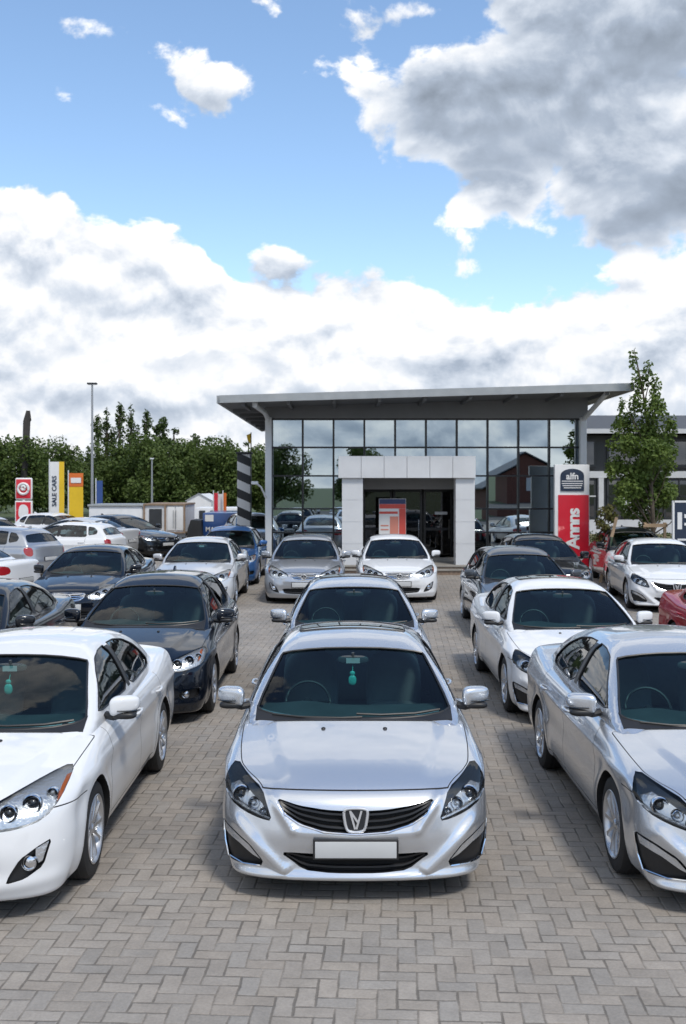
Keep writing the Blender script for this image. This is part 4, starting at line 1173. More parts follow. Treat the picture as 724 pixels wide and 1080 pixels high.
# ------------------------------------------------------------------ pylon sign by the showroom
M_SRED = mat('sign_red', (.60, .012, .030), .35, coat=.4, vary=.04); M_SNAVY = mat('sign_navy', (.012, .025, .055), .35, coat=.4); M_SWHITE = mat('sign_white', (.72, .72, .71), .4, vary=.04)
M_YEL = mat('sign_yellow', (.72, .47, .015), .45, vary=.05); M_ORG = mat('sign_orange', (.62, .14, .02), .45); M_BLUE = mat('flag_blue', (.03, .075, .24), .55)
def pylon():
    d = 27.5; cx = sx(603.5, d)
    P = empty('pylon_sign', (sx(603.5, 31.4), 31.4, EYE * (1 - 31.4 / d)), 0, 'tall white pylon sign with an arched navy badge above a red lettered panel', 'sign')
    P.scale = (31.4 / d,) * 3; w = .445; top = sz(490, d)
    m = MB(); m.box(-w, w, -.02, .14, .0, top, 0, .012); m.box(-w - .06, w + .06, -.06, .2, .372, .46); m.build('frame', M_SWHITE, P)
    a = [(-.30, 2.46), (.30, 2.46), (.30, 2.86)] + [(.30 * math.cos(t), 2.86 + .17 * math.sin(t)) for t in [PI * k / 14 for k in range(1, 14)]] + [(-.30, 2.86)]
    m = MB(); m.prism(a, -.045, -.021, 'y'); bd = m.build('badge', M_SNAVY, P)
    vs, fs = text_geo('alfn', .23, .004, .006); m = MB(); m.add([(x, y - .052, z + 2.83) for x, y, z in vs], fs); m.build('lettering', M_SWHITE, bd)
    m = MB()
    for z, q in ((2.70, .27), (2.64, .27), (2.585, .25), (2.53, .22)): m.box(-q, q, -.052, -.0455, z, z + .022)
    m.build('badge_rule', M_SWHITE, bd)
    m = MB(); m.box(-.36, w - .02, -.035, -.0205, .48, sz(522, d)); rp = m.build('panel', M_SRED, P)
    vs, fs = text_geo('Annns', .46, .004, .014, .86)
    m = MB(); m.add([(-z + .03 + 0, y - .042, x + 1.50) for x, y, z in vs], fs); m.build('lettering', M_SWHITE, rp)
    vs, fs = text_geo('rj', .40, .004, .014); m = MB(); m.add([(-z + .05, y - .042, x + .66) for x, y, z in vs], fs); m.build('lettering', M_SWHITE, rp)
pylon()

# navy notice sign at the right edge
d = 28.5; N = empty('notice_board', (sx(731, d), d, 0), 0, 'navy notice board on short yellow posts at the right edge behind the white saloon', 'sign')
m = MB(); m.box(-.50, .50, -.03, .03, sz(576, d), sz(530, d)); m.build('panel', M_SNAVY, N)
m = MB(); z0, z1 = sz(576, d), sz(530, d)
for q in ((-.52, .52, z1, z1 + .05), (-.52, .52, z0 - .05, z0), (-.55, -.50, z0 - .05, z1 + .05), (.50, .55, z0 - .05, z1 + .05)): m.box(q[0], q[1], -.04, .04, q[2], q[3])
m.build('border', M_SWHITE, N)
m = MB(); m.box(-.42, -.30, -.04, -.031, z0 + .45, z0 + .9); m.box(-.24, .4, -.04, -.031, z0 + .75, z0 + .85); m.box(-.24, .3, -.04, -.031, z0 + .55, z0 + .62); m.box(-.42, .4, -.04, -.031, z0 + .15, z0 + .2); m.build('printed_blocks', M_SWHITE, N)
for x in (-.38, .38): m = MB(); m.box(x - .06, x + .06, -.02, .06, 0, z0 - .051); m.build('post', M_YEL, N)

# ------------------------------------------------------------------ office block to the right
M_SLATE = mat('slate_roof', (.075, .08, .088), .6, vary=.2, vscale=3, bump=.3); M_OWHITE = mat('office_white', (.55, .56, .57), .6, vary=.06); M_ODARK = mat('office_dark', (.03, .033, .036), .5, vary=.2)
M_OGLASS = glass_mat('office_glass', (.16, .18, .19), .10)
def office():
    d = 56.0; X0, X1 = 10.6, 46.0; B = empty('office_block', (X0, d, 0), 0, 'two storey office block with slate roof and dark window bands behind the tree', 'building')
    W = X1 - X0
    m = MB(); m.box(0, W, .5, 12, 0, 5.2); m.build('wall', M_ODARK, B)
    m = MB(); rz0, rz1 = sz(454, d), sz(434, d); m.add([(-.4, -.5, rz0), (W, -.5, rz0), (W, 12.5, rz0), (-.4, 12.5, rz0), (-.4, 3.2, rz1), (W, 3.2, rz1), (W, 9, rz1), (-.4, 9, rz1)],
        [(0, 1, 5, 4), (1, 2, 6, 5), (2, 3, 7, 6), (3, 0, 4, 7), (4, 5, 6, 7), (3, 2, 1, 0)]); rf = m.build('roof', M_SLATE, B)
    m = MB(); m.box(-.45, W, -.62, -.50, rz0 - .18, rz0 + .06); m.build('gutter', M_OWHITE, rf)
    m = MB(); m.box(-.02, W, .30, .5, 2.95, 3.30); m.build('string_course', M_OWHITE, B)
    m = MB(); m.box(-.02, W, .32, .5, 0, .75); m.build('plinth', M_OWHITE, B)
    i = 0; x = .2
    while x < W - 3:
        m = MB(); m.box(x + .1, x + 2.5, .40, .498, 3.55, 4.95); f = m.build('window', M_ODARK, B)
        m = MB(); m.add([(x + .2, .38, 3.65), (x + 2.4, .38, 3.65), (x + 2.4, .38, 4.85), (x + .2, .38, 4.85)], [(0, 1, 2, 3)]); m.build('pane', M_OGLASS, f, fix=False)
        m = MB(); m.box(x + 1.27, x + 1.33, .34, .375, 3.6, 4.9); m.box(x + .1, x + 2.5, .34, .375, 4.9, 4.98); m.box(x + .1, x + 2.5, .3, .375, 3.45, 3.54); m.build('frame', M_STEEL, f)
        m = MB(); m.box(x + .1, x + 2.5, .40, .498, .8, 2.9); f = m.build('window', M_ODARK, B)
        m = MB(); m.add([(x + .2, .38, .9), (x + 2.4, .38, .9), (x + 2.4, .38, 2.8), (x + .2, .38, 2.8)], [(0, 1, 2, 3)]); m.build('pane', M_OGLASS, f, fix=False)
        m = MB(); m.box(x + .85, x + .91, .34, .375, .8, 2.9); m.box(x + .1, x + 2.5, .34, .375, 1.95, 2.02); m.build('frame', M_STEEL if i % 3 else M_OWHITE, f)
        if i % 2 == 1:
            m = MB(); m.box(x + .95, x + 2.45, .30, .36, 1.0, 1.9); m.build('white_panel', M_OWHITE, B)
        m = MB(); m.box(x + 2.62, x + 2.88, .2, .5, 0.76, 2.94); m.build('pier', M_OWHITE if i % 3 == 0 else M_ODARK, B)
        x += 3.0; i += 1
office()

# ------------------------------------------------------------------ planting on the right
def hedge(x0, x1, y, h, dep, label, seed, n):
    rnd = random.Random(seed); H = empty('hedge', ((x0 + x1) / 2, y, 0), 0, label, 'hedge'); w = (x1 - x0) / 2
    cl = []; k = int((x1 - x0) / .35)
    for i in range(k):
        x = -w + (i + .5) * 2 * w / k
        for z in (h * .28, h * .72): cl.append(((x, rnd.uniform(-.08, .08), z + rnd.uniform(-.06, .06)), (.30, dep / 2, h * .30 * rnd.uniform(.9, 1.15))))
    m = MB(); leaves(m, cl, n, .085, rnd); m.build('foliage', M_LEAF_HEDGE, H, fix=False)
    m = MB()
    for i in range(k): x = -w + (i + .5) * 2 * w / k; m.tube([(x, 0, -.02), (x + .03, .02, h * .4), (x - .05, 0, h * .8)], [.02, .014, .006], 5)
    m.build('stem', M_BARK, H)
hedge(sx(621, 36), 17.5, 36.0, 1.0, .9, 'clipped green hedge in front of the office block', 5, 9000)
g = MB(); g.add([(7.6, 35, .03), (30, 35, .03), (30, 55.5, .03), (7.9, 55.5, .03)], [(0, 1, 2, 3)]); g.build('lawn', mat('dry_lawn', (.17, .15, .075), .9, vary=.3, vscale=1.5), kind='structure')

def maple():
    d = 30.5; rnd = random.Random(11); T = empty('young_maple_tree', (sx(689, d), d, 0), 0, 'tall loose green tree on a thin staked trunk right of the showroom', 'tree')
    pp = lambda px, py: (sx(px, d) - sx(689, d), sz(py, d))
    tr = MB(); lead = [(689, 600), (689, 550), (686, 500), (683, 450), (678, 410), (669, 368)]
    pts = [(pp(*p)[0], 0, pp(*p)[1]) for p in lead]; pts[0] = (0, 0, -.1); tr.tube(pts, [.075, .065, .055, .04, .025, .008], 8)
    cl = []
    spots = [(668, 378, 5, 13), (676, 402, 9, 14), (684, 392, 6, 14), (690, 408, 7, 13), (672, 426, 10, 12), (688, 432, 13, 15), (654, 428, 6, 8), (699, 428, 6, 10), (664, 446, 13, 12), (684, 454, 17, 14), (703, 450, 9, 14), (651, 452, 7, 8),
             (660, 470, 15, 12), (682, 478, 20, 15), (702, 476, 13, 14), (646, 470, 8, 9), (650, 492, 13, 12), (672, 500, 20, 14), (694, 502, 20, 16), (712, 492, 8, 10), (642, 500, 6, 8), (660, 516, 17, 12), (682, 526, 20, 13), (704, 522, 17, 14), (716, 518, 8, 10), (648, 530, 8, 7),
             (672, 540, 14, 8), (694, 546, 14, 8), (712, 540, 11, 8), (684, 556, 7, 6)]
    for px, py, rx, rz in spots:
        x, z = pp(px, py); k = d / F_PX; yy = rnd.uniform(-.75, .75) * max(.25, min(1.0, (py - 380) / 120))
        cl.append(((x, yy, z), (rx * k * .95, rx * k * 1.05, rz * k * 1.10)))
        if rnd.random() < .9:
            zb = max(1.2, z - .8 - abs(x) * .6); q = min(1, max(0, (zb - 1.2) / 5.2)); xb = np.interp(zb, [p[2] for p in pts], [p[0] for p in pts])
            tr.tube([(xb, 0, zb), ((x + xb) / 2 + .05, yy * .6, (zb + z) / 2), (x, yy, z + rz * k * .6)], [.022, .014, .005], 5)
    tr.build('trunk', M_BARK, T)
    cr = MB(); leaves(cr, cl, 11000, .115, rnd, .75); cr.build('crown', M_LEAF_MAPLE, T, fix=False)
    S = empty('tree_stake', (sx(683, d), d - .25, 0), 0, 'pair of timber stakes tied round the thin trunk of the tall loose tree', 'stake')
    for x in (-.14, .42): m = MB(); m.bar((x, 0, -.05), (x, 0, 1.55), .07); m.build('post', M_TIMBER, S)
    m = MB(); m.box(-.2, .48, -.06, -.036, 1.42, 1.52); m.build('crossbar', M_TIMBER, S)
maple()
def sapling():
    d = 29.5; rnd = random.Random(4); T = empty('copper_sapling_tree', (sx(639, d), d, 0), 0, 'small copper leaved sapling just right of the red pylon sign', 'tree'); k = d / F_PX
    m = MB(); m.tube([(0, 0, -.05), (.02, 0, .6), (-.02, 0, 1.4), (0, 0, 1.9)], [.03, .025, .018, .006], 6); m.build('trunk', M_BARK, T)
    cl = [((rnd.uniform(-.22, .22), rnd.uniform(-.2, .2), z), (.16, .16, .14)) for z in np.linspace(.95, 1.95, 12)]
    m = MB(); leaves(m, cl, 900, .10, rnd, .7); m.build('crown', M_LEAF_RED, T, fix=False)
    m = MB(); m.bar((0, 0, 0), (.42, -.1, 1.75), .08); o = m.build('leaning_stake', M_TIMBER, loc=(sx(633, 28.6), 28.6, 0)); set_props(o, 'bare timber stake leaning beside the small copper sapling', 'stake')
sapling()

# ------------------------------------------------------------------ left background: signs, lamps, cabins
def red_sign():
    d = 45.0; S = empty('fuel_price_sign', (sx(25, d), d, 0), 0, 'red sign with a white ring emblem over a white shield near the left tree line', 'sign'); w = 18 * d / F_PX / 2
    z0, z1 = sz(560, d), sz(504, d)
    m = MB(); m.box(-w, w, 0, .14, z1 - .92, z1, 0, .06); m.box(-w, w, 0, .14, z0 - .6, z1 - .96, 0, .02); m.box(-.05, .05, .03, .1, 0, z1 - .5); m.build('frame', M_SWHITE, S)
    m = MB(); m.box(-w + .05, w - .05, -.02, -.001, z1 - .86, z1 - .06, 0, .009); m.box(-w + .05, w - .05, -.02, -.001, z0, z1 - 1.02); m.build('panel', M_SRED, S)
    m = MB(); m.tube([(.22 * math.cos(2 * PI * k / 28), -.03, z1 - .46 + .22 * math.sin(2 * PI * k / 28)) for k in range(28)], .055, 8, closed=True); m.tube([(.08 * math.cos(2 * PI * k / 16), -.03, z1 - .42 + .08 * math.sin(2 * PI * k / 16)) for k in range(16)], .05, 6, closed=True); m.build('ring_emblem', M_SWHITE, S)
    m = MB(); m.prism(chaikin([(-.2, z1 - 1.7), (.2, z1 - 1.7), (.22, z1 - 1.3), (.1, z1 - 1.12), (-.12, z1 - 1.12), (-.2, z1 - 1.3)], 2), -.03, -.021, 'y'); m.box(-.2, .2, -.03, -.021, z0 + .2, z0 + .34); m.build('shield_emblem', M_SWHITE, S)
red_sign()
def feather(name, px0, px1, py0, py1, d, mats, label, cat, stripe=None, group=None, letters=None):
    w = (px1 - px0) * d / F_PX; z1, z0 = sz(py0, d), sz(py1, d)
    S = empty(name, (sx((px0 + px1) / 2, d), d, 0), 0, label, cat, group)
    def cloth(a, b, za, zb, off):
        vs = []; fs = []; n = 8
        for i in range(n + 1):
            for j in range(3):
                u = a + (b - a) * j / 2; z = za + (zb - za) * i / n
                vs.append((u, off + .02 * math.sin(i * 1.3 + px0) * (u + w / 2), z)); 
        k = len(vs); vs += [(x, y + .006, z) for x, y, z in vs]
        for i in range(n):
            for j in range(2):
                q = i * 3 + j; f = (q, q + 1, q + 4, q + 3); fs += [f, tuple(v + k for v in f[::-1])]
        return vs, fs
    m = MB(); m.add(*cloth(-w / 2, w / 2, z0, z1, 0), 0, True); c = m.build('cloth', mats[0], S)
    if stripe: m = MB(); m.add(*cloth(*stripe(w, z0, z1), -.012), 0, True); m.build('coloured_field', mats[1], c)
    if letters:
        vs, fs = text_geo(letters[0], letters[1], .003, .006); m = MB(); m.add([(-z + letters[2] * w, y - .02, x + (z0 + z1) / 2 + .25) for x, y, z in vs], fs); m.build('lettering', letters[3], c)
    m = MB(); m.tube([(-w / 2 - .03, .01, 0), (-w / 2 - .03, .01, z1 + .12)], .025, 8); m.build('pole', M_WSTEEL, S); m = MB(); m.box(-w / 2 - .2, -w / 2 + .2, -.2, .2, .0, .05, 0, .01); m.build('base', M_ODARK, S)
    return S
feather('banner_flag', 53, 68, 487, 561, 46, [M_SWHITE, M_YEL], 'white banner flag with dark upright letters and a yellow side band', 'banner', lambda w, a, b: (w * .14, w * .5, a, b), letters=('SALE CARS', .27, -.18, M_SNAVY))
S_ = feather('banner_flag', 73, 88, 499, 551, 46, [M_YEL, M_ORG], 'plain yellow banner flag with an orange block at its top', 'banner', lambda w, a, b: (-w * .5, w * .5, b - .58, b))
m = MB(); m.box(-.22, .22, -.035, -.028, sz(499, 46) - .42, sz(499, 46) - .2); m.build('white_block', M_SWHITE, S_)
feather('banner_flag', 102, 108.5, 507, 536, 52, [M_BLUE], 'narrow dark blue flag just right of the tall lamp post', 'banner')
feather('feather_flag', 226, 230, 520, 545, 50, [M_SRED], 'leftmost red flag of the three small flags over the blue lorry', 'flag', group='small flags over the blue lorry')
feather('feather_flag', 230.8, 235.2, 521, 545, 50.2, [M_SWHITE], 'white flag between the two red flags over the blue lorry', 'flag', group='small flags over the blue lorry')
feather('feather_flag', 236, 239, 520, 545, 50, [M_ORG], 'orange red flag, rightmost of the three small flags over the blue lorry', 'flag', group='small flags over the blue lorry')
M_GALV = mat('galvanised_steel', (.36, .37, .38), .45, .6, vary=.1)
def lamp(px, d, py, label, wide):
    h = sz(py, d); S = empty('street_lamp', (sx(px, d), d, 0), 0, label, 'lamp', 'street lamps')
    m = MB(); m.tube([(0, 0, 0), (0, 0, 1.0), (0, 0, 1.02), (0, 0, h)], [.09, .09, .07, .045], 10); m.build('pole', M_GALV, S)
    m = MB(); m.box(-wide, wide, -.1, .1, h - .02, h + .06, 0, .02); m.build('lamp_head', M_STEEL if wide > .15 else M_WSTEEL, S); m = MB(); m.box(-wide * .8, wide * .8, -.08, .08, h - .04, h - .021); m.build('diffuser', M_SWHITE, S)
lamp(97.5, 50, 405, 'tall grey lamp post with a flat dark head above the left car rows', .23); lamp(160.5, 70, 484, 'shorter pale lamp post in front of the dense trees', .12)
d = 75; m = MB(); x = sx(27, d); m.tube([(x, d, -.1), (x - .1, d, 3), (x + .05, d, 5.5), (x + .1, d, 7.0), (x + .18, d, 7.75)], [.26, .25, .24, .25, .12], 8); m.tube([(x, d, 6.4), (x + .3, d, 7.1), (x + .28, d, 7.75)], [.14, .12, .06], 6)
set_props(m.build('dead_tree_trunk', mat('dead_bark', (.045, .04, .038), .9, vary=.3)), 'dark bare dead tree trunk rising above the left trees', 'tree')
M_CABIN = mat('cabin_white', (.70, .71, .72), .5, vary=.06); M_BROWN = mat('rust_brown', (.26, .18, .12), .7, vary=.25); M_BLACKP = mat('tarp_black', (.016, .017, .018), .6, vary=.3, bump=.3); M_TRUCK = mat('lorry_blue', (.018, .065, .22), .35, coat=.5, vary=.1)
def cabin():
    d = 46.0; S = empty('site_cabin', (sx(122, d), d, 0), 0, 'long low white site cabin with two dark windows behind the black hatchback', 'cabin'); w = 56 * d / F_PX / 2
    m = MB(); m.box(-w, w, 0, 2.4, .25, sz(534, d), 0, .03); m.build('body', M_CABIN, S)
    m = MB(); m.box(-w - .05, w + .05, -.06, 2.46, sz(534, d) + .002, sz(532, d)); m.build('roof', M_ROOFE, S)
    for a, b in ((119, 132), (135, 145)):
        m = MB(); m.box(sx(a, d) - sx(122, d), sx(b, d) - sx(122, d), -.03, -.001, sz(559, d), sz(546, d)); f = m.build('window', M_ODARK, S); m = MB(); m.box(sx(a, d) - sx(122, d) - .03, sx(b, d) - sx(122, d) + .03, -.045, -.031, sz(546, d), sz(545, d)); m.build('frame', M_OWHITE, f)
    m = MB(); 
    for x in (-w + .2, w - .2): m.box(x - .1, x + .1, .2, .5, 0, .25)
    m.build('leg', M_BROWN, S)
    d = 45.0; S = empty('shipping_container', (sx(173.5, d), d, 0), 0, 'white container with rusty brown edge frame, a dark window and double doors', 'container'); w = 43 * d / F_PX / 2; zt = sz(533, d)
    m = MB(); m.box(-w, w, .05, 3, .62, zt); m.build('body', M_CABIN, S)
    m = MB()
    for q in ((-w - .03, w + .03, zt, zt + .07), (-w - .03, w + .03, .56, .62)): m.box(q[0], q[1], -.02, 3.03, q[2], q[3])
    for x in (-w - .03, -.0, w - .05): m.box(x, x + .07, -.02, .06, .621, zt - .001)
    m.build('edge_frame', M_BROWN, S)
    m = MB(); m.box(-w + .22, -w + .75, .0, .048, .78, zt - .15); m.build('window', M_ODARK, S)
    for k in range(2): m = MB(); m.box(.12 + k * .36, .44 + k * .36, .01, .048, .68, zt - .06, 0, .01); dd = m.build('door', M_SWHITE, S); m = MB(); m.bar((.38 + k * .1, -.01, .8), (.38 + k * .1, -.01, zt - .2), .025); m.build('lock_rod', M_GALV, dd)
    m = MB(); m.box(-w, w, .1, .3, .40, .555); m.box(-w, w, 2.4, 2.6, .40, .555)
    for x in (-w + .2, 0, w - .2): m.box(x - .07, x + .07, .1, 2.6, 0, .40)
    m.build('trestle', M_GALV, S)
    m = MB(); n = 10; x0, x1 = sx(195, 44), sx(214, 44); h = sz(549, 44)
    m.prism([(x0 + .05, 0), (x1 + .05, 0), (x1 - .06, h * .6), (x1 - .1, h), (x0 + .25, h * 1.02), (x0 + .12, h * .7)], 44, 45.6, 'y')
    set_props(m.build('tarpaulin_stack', M_BLACKP), 'black tarpaulin covered stack between the container and the blue lorry', 'stack')
    d = 44.5; S = empty('blue_lorry', (sx(232, d), d, 0), 0, 'blue curtain sided lorry body with faded white lettering left of the striped pillar', 'lorry'); w = 36 * d / F_PX / 2; z0, z1 = sz(566, d), sz(541, d)
    m = MB(); m.box(-w, w, 0, 4, z0, z1, 0, .03); m.build('body', M_TRUCK, S)
    vs, fs = text_geo('MANUALS', .26, .003, .004); m = MB(); m.add([(x, y - .008, z + z0 + .30) for x, y, z in vs], fs); m.build('lettering', M_SWHITE, S)
    m = MB(); m.box(-w + .1, -w + .45, -.012, -.001, z1 - .35, z1 - .08); m.build('label_panel', M_SWHITE, S)
    m = MB(); m.box(-w + .05, w - .05, .1, 3.8, .28, z0 - .003); m.build('chassis', M_GALV, S)
    for x in (-w + .3, w - .3):
        c_ = child('wheel', WM[2], S, (x, .7, .322), 0); child('tyre', WM[0], c_)
    d = 60.0; S = empty('gable_tent', (sx(210, d), d, 0), 0, 'white gabled marquee tent behind the container', 'tent'); w = 26 * d / F_PX / 2; z1, z0 = sz(521, d), sz(528, d)
    m = MB(); m.prism([(-w, 0), (w, 0), (w, z0), (0, z1), (-w, z0)], 0, 5, 'y'); m.build('canvas', M_SWHITE, S)
    m = MB(); m.bar((-w - .06, -.03, z0 - .02), (0, -.03, z1 + .03), .05); m.bar((w + .06, -.03, z0 - .02), (0, -.03, z1 + .03), .05); m.build('edge_trim', M_GALV, S)
    d = 52.0; S = empty('site_cabin', (sx(228, d), d + 1, 0), 0, 'pale low cabin roofline behind the blue lorry and its flags', 'cabin'); w = 50 * d / F_PX / 2
    m = MB(); m.box(-w, w, 0, 2.4, 0, sz(536, d), 0, .03); m.build('body', M_CABIN, S)
    for k in range(4): m = MB(); m.box(-w + .2 + k * .55, -w + .5 + k * .55, -.03, -.001, .9, sz(539, d)); m.build('window', M_ODARK, S)
cabin()
def pillar():
    d = 36.0; r = 14 * d / F_PX / 2; h = sz(479, d); S = empty('striped_pillar', (sx(258, d), d, 0), 0, 'black and white striped advertising pillar left of the showroom', 'pillar')
    m = bpy.data.materials.new('barber_stripes'); m.use_nodes = True; nt = m.node_tree; b = nt.nodes['Principled BSDF']; b.inputs['Roughness'].default_value = .5
    tc = nt.nodes.new('ShaderNodeTexCoord'); sp = nt.nodes.new('ShaderNodeSeparateXYZ'); nt.links.new(tc.outputs['Object'], sp.inputs[0])
    t = (V(nt, sp.outputs[2]) + V(nt, sp.outputs[0]) * .45).fmod(.60).gt(.30)
    nt.links.new(mixrgb(nt, t, (.66, .66, .65), (.012, .012, .013)), b.inputs['Base Color'])
    q = MB(); q.box(-r, r, -r, r, .1, h, 0, .02); q.build('shaft', m, S)
    q = MB(); q.box(-r - .04, r + .04, -r - .04, r + .04, h + .002, h + .07, 0, .01); q.box(-r - .05, r + .05, -r - .05, r + .05, 0, .098); q.build('cap', M_STEEL, S)
    d = 38.0; S = empty('flag_pole', (sx(265, d), d, 0), 0, 'thin pole with a small yellow pennant beside the striped pillar', 'flag'); h = sz(456, d)
    q = MB(); q.tube([(0, 0, 0), (0, 0, h)], [.03, .018], 8); q.build('pole', M_STEEL, S)
    q = MB(); q.prism([(0, h - .03), (-.16, h - .10), (-.12, h - .28), (-.01, h - .42)], -.006, .006, 'y'); q.build('pennant', M_YEL, S)
pillar()

# ------------------------------------------------------------------ trees
TM = {'round': [tree_meshes(20 + i, 6.2, 6.0, 'round', 7500, .31, M_LEAF_FAR) for i in range(3)],
      'poplar': [tree_meshes(40 + i, 8.6, 2.4, 'poplar', 3600, .26, M_LEAF_POP) for i in range(2)],
      'fir': [tree_meshes(60 + i, 7.0, 3.6, 'fir', 4200, .27, M_LEAF_POP) for i in range(2)]}
TREES = [  # kind, pixel x, depth, top pixel y, what sets it apart
 ('round', -12, 80, 462), ('round', 22, 76, 466), ('round', 52, 82, 470), ('round', 74, 88, 481),
 ('poplar', 104, 90, 441), ('poplar', 114, 92, 434), ('poplar', 126, 89, 429), ('poplar', 139, 91, 430), ('poplar', 154, 94, 436), ('round', 122, 84, 474),
 ('round', 150, 80, 463), ('fir', 172, 86, 437), ('fir', 184, 88, 452), ('round', 178, 78, 468), ('round', 205, 82, 472), ('fir', 206, 90, 455), ('fir', 222, 92, 461), ('round', 232, 80, 470), ('fir', 240, 88, 464), ('round', 256, 84, 472), ('fir', 262, 90, 466), ('round', 282, 82, 478), ('round', 96, 80, 490)]
WHERE = ['at the far left edge', 'below the dead trunk', 'above the white banner flag', 'above the yellow banner flag', 'left of the tall lamp post head', 'just right of the tall lamp post', 'tallest of the poplar row', 'right neighbour of the tallest poplar', 'last of the poplar row',
  'low and broad under the poplars', 'above the white cabin', 'pointed, above the short lamp post', 'pointed, right of the short lamp post', 'bushy, behind the rusty container', 'bushy, behind the marquee tent', 'pointed, above the marquee tent', 'pointed, above the blue lorry', 'bushy, behind the small flags', 'pointed, left of the striped pillar', 'bushy, behind the striped pillar', 'pointed, behind the pennant pole', 'bushy, half hidden by the showroom', 'low, behind the yellow banner flag']
NAMEK = {'round': ('broadleaf_tree', 'broad leafy green tree '), 'poplar': ('poplar_tree', 'narrow dark poplar '), 'fir': ('conifer_tree', 'dark green conifer ')}
for i, ((k, px, d, py), wh) in enumerate(zip(TREES, WHERE)):
    base = {'round': 6.2, 'poplar': 8.6, 'fir': 7.0}[k]; h = sz(py, d) * 1.04
    s = h / base * (1.0 if k != 'round' else .98)
    plant_tree(NAMEK[k][0], TM[k][i % len(TM[k])], sx(px, d), d, s, NAMEK[k][1] + wh.replace('pointed, ', '').replace('bushy, ', ''), 'trees along the far left boundary')
# a second rank closes the gaps low down: one mass
rnd = random.Random(9); m = MB(); cl = []
for i in range(84):
    x = -84 + i * 1.05; up = 2.6 if x < -33 else 0; cl.append(((x, 97 + rnd.uniform(-2, 2), rnd.uniform(.8, 3.4 + up)), (1.6, 1.4, rnd.uniform(1.2, 2.2) + up * .4)))
leaves(m, cl, 20000, .42, rnd); set_props(m.build('distant_wood', M_LEAF_FAR, fix=False), 'dark undergrowth filling in below the far trees', 'wood', kind='stuff')
# trees right of the office, and what stands across the road behind the camera and shows in the glass
plant_tree('broadleaf_tree', TM['round'][1], -6.5, -33, 1.0, 'leafy tree across the road, seen only in the showroom glass, leftmost', 'trees across the road')
plant_tree('broadleaf_tree', TM['round'][0], 1.5, -36, .95, 'leafy tree across the road, seen only in the showroom glass, middle', 'trees across the road')
plant_tree('broadleaf_tree', TM['round'][2], 23.5, -30, 1.15, 'tall leafy tree across the road, seen only in the glass beside the brick house', 'trees across the road')
def brick_house():
    H = empty('brick_house', (16.0, -28, 0), 0, 'small red brick gabled house across the road, mirrored in the showroom glass', 'building')
    m = MB(); m.prism([(-3.2, 0), (3.2, 0), (3.2, 2.7), (0, 4.3), (-3.2, 2.7)], -4, 4, 'y'); m.build('wall', mat('red_brick', (.13, .05, .035), .85, vary=.3, vscale=8), H)
    for s in (-1, 1):
        m = MB(); m.add([(0, -4.3, 4.42), (0, 4.3, 4.42), (s * 3.6, 4.3, 2.62), (s * 3.6, -4.3, 2.62), (0, -4.3, 4.52), (0, 4.3, 4.52), (s * 3.6, 4.3, 2.72), (s * 3.6, -4.3, 2.72)], [(0, 1, 2, 3), (7, 6, 5, 4), (0, 3, 7, 4), (1, 5, 6, 2), (2, 6, 7, 3), (0, 4, 5, 1)]); m.build('roof', M_SLATE, H)
    for x in (-1.8, 1.2): m = MB(); m.box(x, x + .9, 4.001, 4.06, 1.0, 2.1); m.build('window', M_OWHITE, H); 
brick_house()
# ------------------------------------------------------------------ the cars on the forecourt
SILVER = paint_mat('paint_silver', (.64, .665, .70), .76, .27); SILVER2 = paint_mat('paint_silver_grey', (.45, .47, .50), .7, .28); WHITE = paint_mat('paint_white', (.71, .72, .73), 0, .35); PEARL = paint_mat('paint_pearl', (.62, .63, .64), .35, .3)
NAVY = paint_mat('paint_navy', (.004, .007, .014), .2, .28); BLACK = paint_mat('paint_black', (.007, .008, .010), 0, .28); CHARC = paint_mat('paint_charcoal', (.014, .016, .020), .4, .3); BLUE = paint_mat('paint_blue', (.035, .115, .30), .45, .3); RED = paint_mat('paint_red', (.42, .010, .022), .3, .28); STEELB = paint_mat('paint_steel_blue', (.075, .088, .105), .6, .28)
PA = car_spec('sedan', 'A'); PB = car_spec('sedan', 'B'); PC = car_spec('hatch', 'C', 4.3)
CAR_A = make_car(PA, 'sedan_car', SILVER, sunroof=True, pendant=True)
CAR_B = make_car(PB, 'sedan_car', WHITE, pendant=True, emblem='ring')
CAR_C = make_car(PC, 'hatchback_car', NAVY, emblem='ring')
PROTO = {'A': (CAR_A, PA), 'B': (CAR_B, PB), 'C': (CAR_C, PC)}; used = set()
G1 = 'cars parked on the forecourt'
def drop(o, words):
    """take a part (and its sub-parts) off one copied car"""
    for ch in list(KIDS.get(o.name, ())):
        if any(ch.name.split('.')[0] == w for w in words):
            for k in KIDS.get(ch.name, ()): bpy.data.objects.remove(k)
            KIDS[o.name].remove(ch); bpy.data.objects.remove(ch)
        else: drop(ch, words)
